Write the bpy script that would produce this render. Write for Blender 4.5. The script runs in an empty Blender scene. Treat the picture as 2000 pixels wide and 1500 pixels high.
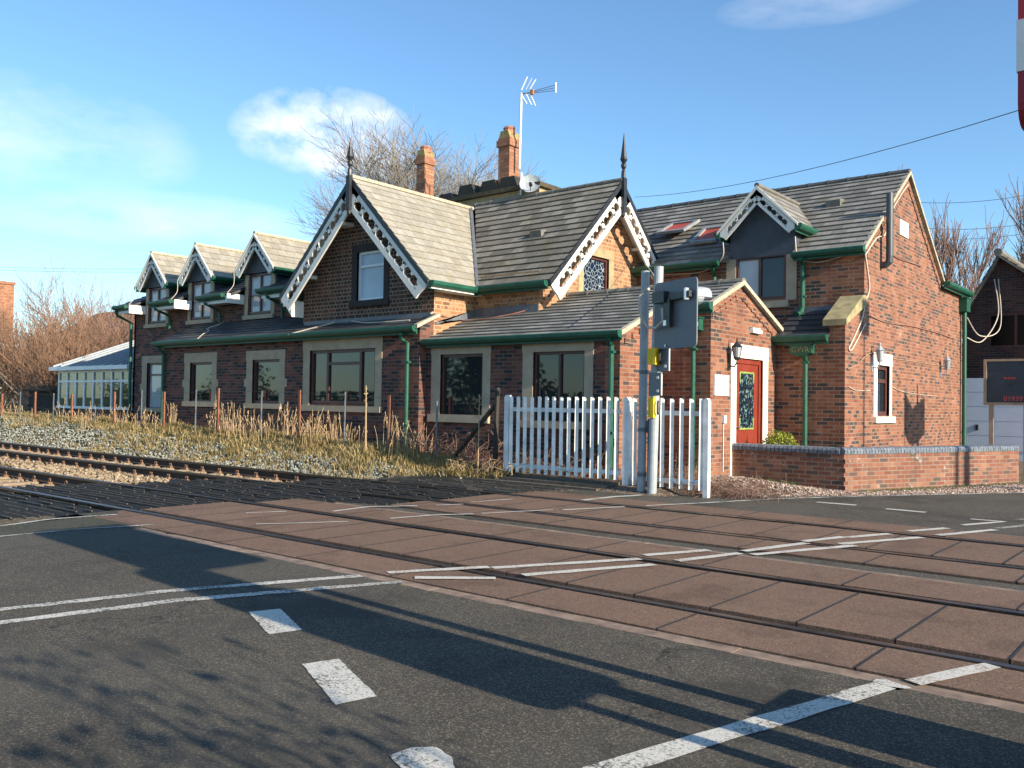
import bpy, math, random
from mathutils import Vector as V, Matrix
import numpy as np
random.seed(7)
sc=bpy.context.scene
COL=sc.collection
# ------------------------------------------------------------------ camera model (survey of the place)
F=1725.27; H=1.3689; YAW,PIT,ROL=math.radians(50.4584),math.radians(1.2934),math.radians(0.8867)
fw=V((-math.cos(YAW)*math.cos(PIT),math.sin(YAW)*math.cos(PIT),math.sin(PIT)))
rt=fw.cross(V((0,0,1))).normalized(); up=rt.cross(fw)
c_,s_=math.cos(ROL),math.sin(ROL)
R_=c_*rt+s_*up; U_=-s_*rt+c_*up
def ray(px,py): return R_*((px-1000)/F)+U_*(-(py-750)/F)+fw
def on(px,py,ax,val):
    d=ray(px,py); o=V((0,0,H)); return o+d*((val-o[ax])/d[ax])
def g(px,py,z=0): return on(px,py,2,z)
def az(px,py,y): p=on(px,py,1,y); return p.x,p.z
def bz(px,py,x): p=on(px,py,0,x); return p.y,p.z
cam=bpy.data.cameras.new('camera'); co=bpy.data.objects.new('camera',cam); COL.objects.link(co)
co.matrix_world=Matrix(((R_.x,U_.x,-fw.x,0),(R_.y,U_.y,-fw.y,0),(R_.z,U_.z,-fw.z,H),(0,0,0,1)))
cam.sensor_width=36; cam.lens=F/2000*36; cam.clip_start=.05; cam.clip_end=3000; sc.camera=co
# ------------------------------------------------------------------ mesh builder
class MB:
    def __init__(s): s.v=[]; s.f=[]; s.uv=[]; s.m=[]; s.cm=0
    def poly(s,pts,uv=None):
        pts=[V(p) for p in pts]; i=len(s.v); s.v+=pts; s.f.append(list(range(i,i+len(pts)))); s.m.append(s.cm)
        if uv is None:
            n=(pts[1]-pts[0]).cross(pts[2]-pts[0])
            if len(pts)>3 and n.length<1e-9: n=(pts[2]-pts[0]).cross(pts[3]-pts[0])
            if n.length<1e-12: n=V((0,0,1))
            n.normalize()
            if abs(n.z)>.97: uv=[(p.x,p.y) for p in pts]
            else:
                t=V((0,0,1)).cross(n).normalized(); w=n.cross(t)
                if w.z<0: w=-w
                if abs(t.x)>abs(t.y):
                    if t.x<0: t=-t
                elif t.y<0: t=-t
                uv=[(p.dot(t),p.dot(w)) for p in pts]
        s.uv+=uv
    def box(s,x0,x1,y0,y1,z0,z1):
        if x0>x1:x0,x1=x1,x0
        if y0>y1:y0,y1=y1,y0
        if z0>z1:z0,z1=z1,z0
        a=[(x0,y0,z0),(x1,y0,z0),(x1,y1,z0),(x0,y1,z0),(x0,y0,z1),(x1,y0,z1),(x1,y1,z1),(x0,y1,z1)]
        for q in ((0,3,2,1),(4,5,6,7),(0,1,5,4),(1,2,6,5),(2,3,7,6),(3,0,4,7)): s.poly([a[k] for k in q])
        return s
    def prism(s,pts,vec):
        pts=[V(p) for p in pts]; vec=V(vec); q=[p+vec for p in pts]; n=len(pts)
        s.poly(pts); s.poly(q[::-1])
        for i in range(n): j=(i+1)%n; s.poly([pts[i],q[i],q[j],pts[j]])
        return s
    def tube(s,path,r,n=8,cap=True,r2=None):
        path=[V(p) for p in path]; rings=[]; m=len(path); ref=None
        for i,p in enumerate(path):
            d=(path[min(i+1,m-1)]-path[max(i-1,0)]).normalized()
            if ref is None:
                ref=d.orthogonal().normalized() if n!=4 else (V((0,0,1)).cross(d) if abs(d.z)<.9 else V((1,0,0)).cross(d)).normalized()
            ref=(ref-d*ref.dot(d)).normalized(); b=d.cross(ref)
            rr=r if r2 is None else r+(r2-r)*i/(m-1)
            k0=len(s.v)
            for k in range(n):
                an=2*math.pi*(k+(.5 if n==4 else 0))/n; s.v.append(p+ref*(math.cos(an)*rr)+b*(math.sin(an)*rr))
            rings.append(k0)
        for i in range(m-1):
            a,b2=rings[i],rings[i+1]
            for k in range(n):
                l=(k+1)%n; s.f.append([a+k,a+l,b2+l,b2+k]); s.m.append(s.cm); s.uv+=[(k/n,i),( (k+1)/n,i),((k+1)/n,i+1),(k/n,i+1)]
        if cap and n>2:
            for k0,rev in ((rings[0],1),(rings[-1],0)):
                f=list(range(k0,k0+n)); s.f.append(f[::-1] if rev else f); s.m.append(s.cm); s.uv+=[(0,0)]*n
        return s
    def lathe(s,c,prof,n=12,axis=V((0,0,1))):
        axis=V(axis).normalized(); a=axis.orthogonal().normalized(); b=axis.cross(a); c=V(c); rings=[]
        for r,h in prof:
            k0=len(s.v); rings.append(k0)
            for k in range(n):
                an=2*math.pi*k/n; s.v.append(c+axis*h+a*(r*math.cos(an))+b*(r*math.sin(an)))
        for i in range(len(prof)-1):
            for k in range(n):
                l=(k+1)%n; s.f.append([rings[i]+k,rings[i]+l,rings[i+1]+l,rings[i+1]+k]); s.m.append(s.cm); s.uv+=[(k/n,i),((k+1)/n,i),((k+1)/n,i+1),(k/n,i+1)]
        for k0 in (rings[0],rings[-1]): s.f.append(list(range(k0,k0+n))); s.m.append(s.cm); s.uv+=[(0,0)]*n
        return s
    def cut(s): s.cuts=getattr(s,'cuts',[])+[(len(s.v),len(s.f),len(s.uv))]; return s
    def each(s,name,mats,parent=None):
        cs=s.cuts+[(len(s.v),len(s.f),len(s.uv))]; out=[]
        for a,b in zip(cs,cs[1:]):
            if a[0]==b[0]: continue
            m=MB(); m.v=s.v[a[0]:b[0]]; m.f=[[i-a[0] for i in f] for f in s.f[a[1]:b[1]]]; m.uv=s.uv[a[2]:b[2]]; m.m=s.m[a[1]:b[1]]; out.append(m.build(name,mats,parent))
        return out
    def build(s,name,mats,parent=None,smooth=False):
        me=bpy.data.meshes.new(name)
        off=V((0,0,0)); p=parent
        while p: off+=V(p.location); p=p.parent
        me.from_pydata([tuple(v-off) for v in s.v],[],s.f)
        ul=me.uv_layers.new(name='UVMap'); ul.data.foreach_set('uv',[x for t in s.uv for x in t])
        if not isinstance(mats,(list,tuple)): mats=[mats]
        for m in mats: me.materials.append(m)
        if len(mats)>1: me.polygons.foreach_set('material_index',s.m)
        if smooth: me.polygons.foreach_set('use_smooth',[True]*len(s.f))
        me.update(); o=bpy.data.objects.new(name,me); COL.objects.link(o)
        if parent: o.parent=parent
        return o
def thing(name,label,cat,loc=(0,0,0),group=None):
    o=bpy.data.objects.new(name,None); o.empty_display_size=.2; COL.objects.link(o); o.location=loc
    o['label']=label; o['category']=cat
    if group: o['group']=group
    return o
def tag(o,label,cat,group=None):
    o['label']=label; o['category']=cat
    if group: o['group']=group
    return o
def kind(o,k,label=None,cat=None):
    o['kind']=k
    if label: o['label']=label; o['category']=cat or o.name.split('.')[0].replace('_',' ')
    return o
def copy_tree(o,parent=None):
    c=o.copy(); COL.objects.link(c)
    if parent: c.parent=parent
    for ch in list(o.children): copy_tree(ch,c)
    return c
# ------------------------------------------------------------------ materials
class NT:
    def __init__(s,name):
        s.m=bpy.data.materials.new(name); s.m.use_nodes=True; s.t=s.m.node_tree; s.n=s.t.nodes; s.l=s.t.links
        s.b=s.n['Principled BSDF']; s.uvn=None
    def node(s,t,**k):
        n=s.n.new(t)
        for a,b in k.items():
            if a.startswith('i_'):
                key=a[2:].replace('_',' '); s.set(n,key,b)
            else: setattr(n,a,b)
        return n
    def set(s,n,key,b):
        inp=n.inputs[int(key)] if key.isdigit() else n.inputs[key]
        if isinstance(b,bpy.types.NodeSocket): s.l.new(b,inp)
        else: inp.default_value=b
    def uv(s):
        if not s.uvn: s.uvn=s.n.new('ShaderNodeUVMap')
        return s.uvn.outputs[0]
    def pos(s):
        return s.n.new('ShaderNodeNewGeometry').outputs['Position']
    def noise(s,vec,scale,detail=4,rough=.6):
        n=s.node('ShaderNodeTexNoise'); s.l.new(vec,n.inputs['Vector']); n.inputs['Scale'].default_value=scale; n.inputs['Detail'].default_value=detail; n.inputs['Roughness'].default_value=rough; return n.outputs['Fac']
    def vor(s,vec,scale,feature='F1',out='Distance'):
        n=s.node('ShaderNodeTexVoronoi',feature=feature); s.l.new(vec,n.inputs['Vector']); n.inputs['Scale'].default_value=scale; return n.outputs[out]
    def ramp(s,fac,stops,interp='LINEAR'):
        n=s.n.new('ShaderNodeValToRGB'); s.l.new(fac,n.inputs[0]); e=n.color_ramp.elements; n.color_ramp.interpolation=interp
        while len(e)<len(stops): e.new(.5)
        for i,(p,c) in enumerate(stops):
            e[i].position=p; e[i].color=(c,c,c,1) if isinstance(c,(int,float)) else (*c,1)
        return n.outputs[0]
    def mix(s,fac,a,b,blend='MIX'):
        n=s.n.new('ShaderNodeMix'); n.data_type='RGBA'; n.blend_type=blend
        for key,val in ((0,fac),(6,a),(7,b)):
            if isinstance(val,bpy.types.NodeSocket): s.l.new(val,n.inputs[key])
            elif key==0: n.inputs[0].default_value=val
            else: n.inputs[key].default_value=(*val,1)
        return n.outputs[2]
    def math(s,op,a,b=0,cl=False):
        n=s.n.new('ShaderNodeMath'); n.operation=op; n.use_clamp=cl
        for i,val in enumerate((a,b)):
            if isinstance(val,bpy.types.NodeSocket): s.l.new(val,n.inputs[i])
            else: n.inputs[i].default_value=val
        return n.outputs[0]
    def col(s,c):
        if isinstance(c,bpy.types.NodeSocket): s.l.new(c,s.b.inputs['Base Color'])
        else: s.b.inputs['Base Color'].default_value=(*c,1)
    def bump(s,h,strength=.5,dist=.01):
        n=s.n.new('ShaderNodeBump'); s.l.new(h,n.inputs['Height']); n.inputs['Strength'].default_value=strength; n.inputs['Distance'].default_value=dist; s.l.new(n.outputs[0],s.b.inputs['Normal'])
    def rough(s,r):
        if isinstance(r,bpy.types.NodeSocket): s.l.new(r,s.b.inputs['Roughness'])
        else: s.b.inputs['Roughness'].default_value=r
def plain(name,c,rough=.6,var=.18,scale=6,metal=0,spec=None):
    m=NT(name); nz=m.noise(m.pos(),scale,5); d=tuple(x*(1-var) for x in c); e=tuple(min(1,x*(1+var)) for x in c)
    m.col(m.ramp(nz,[(.3,d),(.7,e)])); m.rough(m.ramp(nz,[(.3,max(.05,rough-.08)),(.7,min(1,rough+.08))])); m.b.inputs['Metallic'].default_value=metal
    if spec is not None: m.b.inputs['Specular IOR Level'].default_value=spec
    return m.m
def brick(name,stops,mortar,bw=.225,rh=.075,ms=.010,squash=None,stain=.5,bump=.6,eff=None):
    m=NT(name); t=m.node('ShaderNodeTexBrick',offset=.5)
    if squash: t.squash=squash[0]; t.squash_frequency=squash[1]
    m.l.new(m.uv(),t.inputs['Vector'])
    for k,v in (('Color1',(0,0,0,1)),('Color2',(1,1,1,1)),('Mortar',(.5,.5,.5,1)),('Scale',1),('Mortar Size',ms),('Mortar Smooth',.15),('Bias',0),('Brick Width',bw),('Row Height',rh)): t.inputs[k].default_value=v
    c=m.ramp(t.outputs['Color'],stops)
    fine=m.noise(m.uv(),60,4,.7); c=m.mix(.35,c,m.ramp(fine,[(.3,.25),(.7,1.)]),'MULTIPLY')
    mo=m.mix(.5,mortar,m.ramp(m.noise(m.uv(),3,4),[(.3,.3),(.7,1.)]),'MULTIPLY')
    c=m.mix(t.outputs['Fac'],c,mo)
    mp_=m.node('ShaderNodeVectorMath',operation='MULTIPLY'); m.l.new(m.pos(),mp_.inputs[0]); mp_.inputs[1].default_value=(2.2,2.2,.5); big=m.noise(mp_.outputs[0],1.1,6,.7); c=m.mix(stain,c,m.ramp(big,[(.3,.35),(.62,1.)]),'MULTIPLY')
    if eff: # white lime bloom
        c=m.mix(m.ramp(m.noise(m.pos(),2.3,6,.7),[(.60,0.),(.74,eff)]),c,(.62,.56,.48))
    m.col(c); m.rough(.88)
    h=m.math('ADD',m.math('MULTIPLY',t.outputs['Fac'],-1),m.math('MULTIPLY',fine,.35)); m.bump(h,bump,.008)
    return m.m
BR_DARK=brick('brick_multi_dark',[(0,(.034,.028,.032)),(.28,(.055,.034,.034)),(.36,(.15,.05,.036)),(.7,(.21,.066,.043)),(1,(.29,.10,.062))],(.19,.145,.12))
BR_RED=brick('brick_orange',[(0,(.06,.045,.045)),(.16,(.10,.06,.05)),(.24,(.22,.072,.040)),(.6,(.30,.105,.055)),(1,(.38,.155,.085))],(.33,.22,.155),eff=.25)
BR_RED2=brick('brick_garden_wall',[(0,(.10,.07,.06)),(.15,(.2,.1,.07)),(.3,(.22,.075,.045)),(.7,(.29,.105,.06)),(1,(.36,.17,.10))],(.31,.22,.165),eff=.7)
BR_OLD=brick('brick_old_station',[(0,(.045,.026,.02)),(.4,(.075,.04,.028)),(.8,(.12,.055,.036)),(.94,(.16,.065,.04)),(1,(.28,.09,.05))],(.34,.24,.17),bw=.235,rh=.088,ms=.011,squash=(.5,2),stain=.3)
BR_OLDL=brick('brick_old_sunny',[(0,(.2,.09,.05)),(.3,(.33,.15,.07)),(.8,(.45,.22,.10)),(1,(.5,.27,.14))],(.5,.36,.23),bw=.235,rh=.088,ms=.011,squash=(.5,2),stain=.3)  # paler copy of the old brick, sunlight put into its colour
BR_CHIM=brick('brick_chimney',[(0,(.3,.12,.07)),(.5,(.45,.19,.10)),(1,(.52,.26,.15))],(.3,.16,.10),bw=.235,rh=.085,ms=.011,stain=.3)
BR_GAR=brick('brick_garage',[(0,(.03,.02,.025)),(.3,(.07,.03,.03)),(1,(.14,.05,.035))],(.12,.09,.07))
def tiles(name,stops,moss=.0,mosscol=(.12,.11,.03),w=.32,rowh=.25,line=.4,rough=.8):
    m=NT(name); t=m.node('ShaderNodeTexBrick',offset=.5); m.l.new(m.uv(),t.inputs['Vector'])
    for k,v in (('Color1',(0,0,0,1)),('Color2',(1,1,1,1)),('Mortar',(.5,.5,.5,1)),('Scale',1),('Mortar Size',.006),('Mortar Smooth',.1),('Bias',0),('Brick Width',w),('Row Height',rowh)): t.inputs[k].default_value=v
    c=m.ramp(t.outputs['Color'],stops); fine=m.noise(m.pos(),9,6,.7)
    c=m.mix(.6,c,m.ramp(fine,[(.3,.45),(.7,1.)]),'MULTIPLY'); c=m.mix(m.math('MULTIPLY',t.outputs['Fac'],line),c,(.02,.02,.02))
    lich=m.vor(m.pos(),14); c=m.mix(m.ramp(lich,[(.05,.35),(.16,0.)]),c,(.42,.40,.33))
    if moss: c=m.mix(m.ramp(m.noise(m.pos(),2.2,7,.75),[(.52,0.),(.68,moss)]),c,mosscol)
    m.col(c); m.rough(rough); m.bump(m.math('ADD',fine,m.math('MULTIPLY',t.outputs['Fac'],-.6)),.5,.01); return m.m
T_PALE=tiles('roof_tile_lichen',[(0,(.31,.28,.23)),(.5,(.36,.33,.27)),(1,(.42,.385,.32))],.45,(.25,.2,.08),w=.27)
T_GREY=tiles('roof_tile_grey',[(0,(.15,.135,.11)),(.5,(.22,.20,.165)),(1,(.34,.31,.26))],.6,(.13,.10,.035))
T_GREY2=tiles('roof_tile_new',[(0,(.16,.153,.14)),(.5,(.23,.22,.20)),(1,(.35,.335,.31))],.35,(.14,.115,.05))
T_SLATE=tiles('roof_slate_dark',[(0,(.035,.037,.043)),(.5,(.05,.053,.062)),(1,(.075,.08,.09))],.1,rough=.5)
T_BROWN=tiles('roof_tile_brown',[(0,(.12,.06,.035)),(1,(.2,.11,.06))],.2)
RIDGE=plain('ridge_tile',(.15,.14,.12),.8,.4,5)
RIDGE_D=plain('ridge_tile_dark',(.07,.07,.07),.7,.3,5)
MORT=plain('verge_mortar',(.42,.37,.27),.9,.35,12)
SLATE_CL=plain('slate_cladding',(.045,.055,.075),.55,.3,5)
LEAD=plain('lead_flashing',(.12,.13,.15),.5,.3,6)
STONE=plain('sandstone_surround',(.42,.335,.235),.85,.14,4)
STONE_W=plain('sandstone_cream',(.82,.77,.64),.85,.07,4)
STONE_D=plain('sandstone_soot',(.035,.03,.028),.9,.35,7)
STONE_O=plain('sandstone_aged',(.36,.27,.15),.9,.25,6)
COPE=plain('coping_stone',(.30,.25,.13),.9,.35,5)
WHITE=plain('white_paint',(.74,.72,.66),.55,.08,3)
WHITE2=plain('white_fence_paint',(.80,.79,.75),.7,.22,5)
WPVC=plain('white_plastic',(.72,.76,.80),.35,.04,3)
BLACKP=plain('black_paint',(.018,.02,.024),.45,.3,8)
GREEN=plain('green_gutter',(.009,.08,.048),.5,.3,9)
BROWNF=plain('brown_window_frame',(.085,.032,.026),.45,.2,8)
REDDOOR=plain('red_door_paint',(.22,.035,.02),.4,.12,5)
GALV=plain('galvanised_grey',(.33,.36,.38),.5,.15,10)
GALVD=plain('sign_back_grey',(.13,.15,.17),.5,.15,6)
RUST=plain('rusty_steel',(.26,.10,.06),.9,.4,20)
RAILH=plain('rail_head',(.10,.075,.06),.33,.3,12,metal=.75)
RAILB=plain('rail_side_rust',(.055,.032,.022),.85,.4,18)
CLIP=plain('rail_clip_rust',(.20,.11,.065),.85,.3,25)
TIMB=plain('tarred_timber',(.032,.026,.021),.7,.6,14)
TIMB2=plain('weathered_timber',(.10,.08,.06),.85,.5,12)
CONCS=plain('sleeper_concrete',(.24,.175,.115),.9,.25,9)
CONC=plain('kerb_concrete',(.23,.16,.115),.9,.45,7)
YEL=plain('yellow_box',(.75,.52,.01),.4,.08,8)
BLUEB=plain('blue_brick_coping',(.15,.17,.20),.4,.5,14)
TERR=plain('terracotta_pot',(.34,.16,.10),.8,.25,9)
POTB=plain('black_chimney_pot',(.03,.028,.024),.85,.4,9)
BARK=plain('bark',(.16,.125,.085),.9,.3,4)
BARKG=plain('bark_pale',(.22,.19,.15),.9,.3,4)
TWIG=plain('twigs_brown',(.20,.115,.072),.9,.35,1.2)
TWIGR=plain('twigs_reddish',(.20,.12,.09),.9,.3,2)
CABW=plain('cable_white',(.55,.47,.38),.6,.1,5)
WIREM=plain('wire_dark',(.08,.09,.10),.5,.1,5)
SILV=plain('silver_metal',(.6,.6,.6),.3,.1,8,metal=.6)
REDB=plain('red_blind',(.42,.07,.04),.5,.1,5)
REDS=plain('red_reflective',(.35,.02,.03),.5,.1,5)
WHS=plain('white_reflective',(.55,.6,.62),.5,.1,5)
GARD=plain('garage_door_white',(.62,.68,.80),.5,.05,3)
def glass(name,c,spec=.5,rough=.02,wav=.02):
    m=NT(name); nz=m.noise(m.pos(),1.1,3); m.col(m.ramp(nz,[(.35,tuple(x*.85 for x in c)),(.65,tuple(min(1,x*1.1) for x in c))])); m.rough(rough); m.b.inputs['IOR'].default_value=1.55; m.b.inputs['Specular IOR Level'].default_value=spec
    m.bump(m.noise(m.pos(),1.5,2),wav,.05); return m.m
GL=glass('window_glass',(.016,.022,.028),.55); GLC=glass('window_glass_net_curtain',(.42,.45,.48),.4); GLF=glass('window_glass_frosted',(.42,.52,.62),.5,.25)
def leaded(name,base,line,scale,w=.05):
    m=NT(name); d=m.vor(m.uv(),scale,'DISTANCE_TO_EDGE'); m.col(m.mix(m.ramp(d,[(w*.6,1.),(w,0.)]),base,line)); m.rough(.12); return m
_m=leaded('leaded_tree_glass',(.008,.02,.05),(.34,.38,.38),9,.045); GLTREE=_m.m
_m=NT('stained_door_glass'); _v=_m.vor(_m.uv(),22,'F1','Color'); _e=_m.vor(_m.uv(),22,'DISTANCE_TO_EDGE')
_sep=_m.node('ShaderNodeSeparateColor'); _m.l.new(_v,_sep.inputs[0])
_c=_m.ramp(_sep.outputs[0],[(0,(.006,.01,.03)),(.42,(.015,.03,.06)),(.55,(.03,.10,.10)),(.68,(.02,.05,.03)),(.82,(.12,.2,.22)),(.95,(.2,.25,.2))],'CONSTANT')
_m.col(_m.mix(_m.ramp(_e,[(.02,1.),(.05,0.)]),_c,(.01,.01,.01))); _m.rough(.1); GLDOOR=_m.m; GLD=plain('dark_unlit_glass',(.006,.006,.007),.25,.2,2,spec=.2)
DYEL=plain('stained_border_glass',(.28,.36,.09),.2,.5,40)
def ground_mat(name,stops,scale,speck=None,rough=.9,bumpd=.006,bs=.6,patch=None,cracks=False):
    m=NT(name); p=m.pos(); fine=m.noise(p,scale,6,.8); c=m.ramp(fine,stops)
    if speck:
        d=m.node('ShaderNodeTexVoronoi',feature='F1'); m.l.new(p,d.inputs['Vector']); d.inputs['Scale'].default_value=speck[0]
        sp=m.node('ShaderNodeSeparateColor'); m.l.new(d.outputs['Color'],sp.inputs[0])
        c=m.mix(m.ramp(sp.outputs[0],[(0,0.),(speck[2],0.),(min(1,speck[2]+.1),speck[3])]),c,speck[1])
        c=m.mix(.7,c,m.ramp(sp.outputs[1],[(0,.35),(1,1.)]),'MULTIPLY')
        hh=m.math('ADD',fine,m.math('MULTIPLY',sp.outputs[2],.8))
    else: hh=fine
    big=m.noise(p,.7,5,.6); c=m.mix(.45,c,m.ramp(big,[(.3,.5),(.7,1.)]),'MULTIPLY')
    if patch: c=m.mix(m.ramp(m.noise(p,patch[1],6,.7),[(patch[2],0.),(patch[2]+.12,patch[3])]),c,patch[0])
    if cracks:
        a_=m.node('ShaderNodeVectorMath',operation='ADD'); n_=m.node('ShaderNodeTexNoise'); m.l.new(p,n_.inputs['Vector']); n_.inputs['Scale'].default_value=2.5; n_.inputs['Detail'].default_value=5; m.l.new(n_.outputs['Color'],a_.inputs[0]); m.l.new(p,a_.inputs[1])
        ed=m.node('ShaderNodeTexVoronoi',feature='DISTANCE_TO_EDGE'); m.l.new(a_.outputs[0],ed.inputs['Vector']); ed.inputs['Scale'].default_value=.42
        k_=m.math('MULTIPLY',m.ramp(ed.outputs['Distance'],[(.0,1.),(.006,0.)]),m.ramp(m.noise(p,.8,3),[(.48,0.),(.56,.8)])); c=m.mix(k_,c,(.012,.012,.011))
        c=m.mix(m.ramp(m.noise(p,.35,2),[(.5,0.),(.58,.35)]),c,(.105,.098,.082))
    m.b.inputs['Specular IOR Level'].default_value=.25; m.col(c); m.rough(rough); m.bump(hh,bs,bumpd); return m.m
ASPH=ground_mat('asphalt',[(.3,(.072,.063,.052)),(.7,(.145,.130,.108))],110,(150,(.42,.36,.26),.74,.6),.9,.008,1.,((.035,.033,.03),.9,.5,.55),cracks=True)
ASPH2=ground_mat('asphalt_path',[(.3,(.06,.058,.045)),(.7,(.11,.10,.075))],50,(70,(.25,.22,.15),.8,.6),.85,.008,.8,((.07,.08,.03),6,.5,.6))
DECK=ground_mat('crossing_panel',[(.3,(.175,.10,.068)),(.7,(.31,.19,.13))],90,(150,(.55,.40,.28),.70,.4),.85,.004,.7,((.07,.045,.032),1.4,.5,.45))
SOIL=ground_mat('grass_soil',[(.3,(.13,.10,.045)),(.7,(.24,.19,.09))],9,None,.95,.03,.8,((.09,.1,.03),1.2,.5,.7))
FIELD=ground_mat('field_grass',[(.3,(.06,.09,.025)),(.7,(.10,.14,.045))],3,None,.95,.03,.8)
BAL=ground_mat('ballast_bed',[(.3,(.12,.09,.055)),(.7,(.26,.20,.12))],26,(28,(.34,.28,.19),.6,.8),.95,.03,1.)
GRAV=ground_mat('gravel_verge',[(.3,(.10,.07,.05)),(.7,(.24,.17,.12))],30,(45,(.46,.36,.29),.6,.9),.95,.02,1.,((.05,.08,.02),1.6,.56,.8))
def stone_mat(name,stops):
    m=NT(name); o=m.node('ShaderNodeNewGeometry'); m.col(m.ramp(o.outputs['Random Per Island'],stops)); m.rough(.9); return m.m
ST_TAN=stone_mat('ballast_stone_tan',[(0,(.14,.10,.06)),(.5,(.27,.20,.125)),(1,(.40,.33,.23))])
ST_GREY=stone_mat('ballast_stone_grey',[(0,(.17,.18,.155)),(.5,(.28,.29,.25)),(1,(.42,.42,.37))])
ST_PINK=stone_mat('gravel_stone',[(0,(.15,.09,.07)),(.5,(.34,.24,.19)),(1,(.60,.50,.42))])
LEAF_DEAD=stone_mat('dead_leaves',[(0,(.10,.05,.03)),(.5,(.24,.14,.09)),(1,(.42,.30,.22))])
def blade(name,stops,tr=.25):
    m=NT(name); o=m.node('ShaderNodeNewGeometry'); c=m.ramp(o.outputs['Random Per Island'],stops); m.col(c); m.rough(.8)
    t=m.node('ShaderNodeBsdfTranslucent'); m.l.new(c,t.inputs[0]); x=m.node('ShaderNodeMixShader'); x.inputs[0].default_value=tr
    m.l.new(m.b.outputs[0],x.inputs[1]); m.l.new(t.outputs[0],x.inputs[2]); m.l.new(x.outputs[0],m.n['Material Output'].inputs[0]); return m.m
G_DRY=blade('dry_grass',[(0,(.20,.15,.05)),(.35,(.38,.28,.11)),(.7,(.52,.40,.19)),(1,(.66,.54,.30))],.35)
G_GRN=blade('green_grass',[(0,(.03,.07,.012)),(.6,(.09,.14,.03)),(1,(.18,.22,.06))])
G_STALK=blade('dead_stalk',[(0,(.24,.15,.08)),(.6,(.44,.31,.18)),(1,(.60,.47,.28))],.1)
G_BUSH=blade('bush_leaf',[(0,(.08,.12,.015)),(.5,(.28,.32,.035)),(1,(.62,.60,.12))],.3)
def paint(name,under,wear):
    m=NT(name); p=m.pos(); nz=m.noise(p,45,8,.85); n2=m.noise(p,3.0,5); f=m.math('ADD',nz,m.math('MULTIPLY',n2,.35))
    k=m.ramp(f,[(wear,0.),(wear+.05,1.)]); c=m.mix(k,under,m.mix(.6,(.62,.59,.52),m.ramp(m.noise(p,90,3),[(.3,.5),(.6,1.)]),'MULTIPLY')); m.col(c); m.rough(.8); m.bump(nz,.4,.004); return m.m
PAINT=paint('road_paint',(.08,.077,.065),.64); PAINT_N=paint('road_paint_fresh',(.08,.077,.065),.60); PAINT_D=paint('deck_paint',(.28,.19,.14),.60); PAINT_W=paint('road_paint_worn',(.08,.077,.065),.65)
_b,_p=MB.box,MB.prism
class MC(MB):
    def box(s,*a): s.cut(); return _b(s,*a)
    def prism(s,*a): s.cut(); return _p(s,*a)
# ------------------------------------------------------------------ building helpers
def wall(mb,ax,c,a0,a1,z0,top,holes=(),rev=.12,extra=()):
    P=(lambda a,z,d=0:(a,c+d,z)) if ax=='y' else (lambda a,z,d=0:(c-d,a,z))
    tf=top if callable(top) else (lambda a:top)
    cuts=sorted({a0,a1,*extra,*[h[0] for h in holes],*[h[1] for h in holes]}); cuts=[q for q in cuts if a0<=q<=a1]
    for xa,xb in zip(cuts,cuts[1:]):
        hs=[h for h in holes if h[0]<=xa+1e-6 and h[1]>=xb-1e-6]; zc=z0
        for h in sorted(hs,key=lambda h:h[2]): 
            mb.poly([P(xa,zc),P(xb,zc),P(xb,h[2]),P(xa,h[2])]); zc=h[3]
        mb.poly([P(xa,zc),P(xb,zc),P(xb,tf(xb)),P(xa,tf(xa))])
    for h in holes:
        x0,x1,za,zb=h[:4]; r=rev
        mb.poly([P(x0,za),P(x0,zb),P(x0,zb,r),P(x0,za,r)]); mb.poly([P(x1,za),P(x1,za,r),P(x1,zb,r),P(x1,zb)])
        mb.poly([P(x0,zb),P(x1,zb),P(x1,zb,r),P(x0,zb,r)]); mb.poly([P(x0,za),P(x0,za,r),P(x1,za,r),P(x1,za)])
def roofslope(mb,A,B,C,D,row=.25,t=.028,under=.06):
    # A,B eave ends, C,D ridge ends (B-C and D-A are the sides)
    A,B,C,D=map(V,(A,B,C,D)); n=(B-A).cross(D-A).normalized()
    if n.z<0: n=-n
    L=((D-A).length+(C-B).length)/2
    e=(B-A).normalized(); hgt=(D-A)-(D-A).dot(e)*e; L=hgt.length; N=max(2,round(L/row))
    us=[A.dot(e)]
    for i in range(N):
        f0,f1=i/N,(i+1)/N
        a0,b0=A.lerp(D,f0),B.lerp(C,f0); a1,b1=A.lerp(D,f1),B.lerp(C,f1)
        w=lambda k:random.uniform(-.0,.004)
        lo=[a0+n*t,b0+n*t]; hi=[b1+n*.004,a1+n*.004]
        uv=[(a0.dot(e),i*.25+.001),(b0.dot(e),i*.25+.001),(b1.dot(e),(i+1)*.25-.001),(a1.dot(e),(i+1)*.25-.001)]
        mb.poly([lo[0],lo[1],hi[0],hi[1]],uv); mb.poly([a0-n*.002,b0-n*.002,lo[1],lo[0]],[(0,.02),(1,.02),(1,.03),(0,.03)])
    q=[p-n*under for p in (A,B,C,D)]; mb.poly(q)
    for p,r in ((0,1),(1,2),(2,3),(3,0)):
        P4=[(A,B,C,D)[p],(A,B,C,D)[r],q[r],q[p]]; mb.poly(P4)
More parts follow.
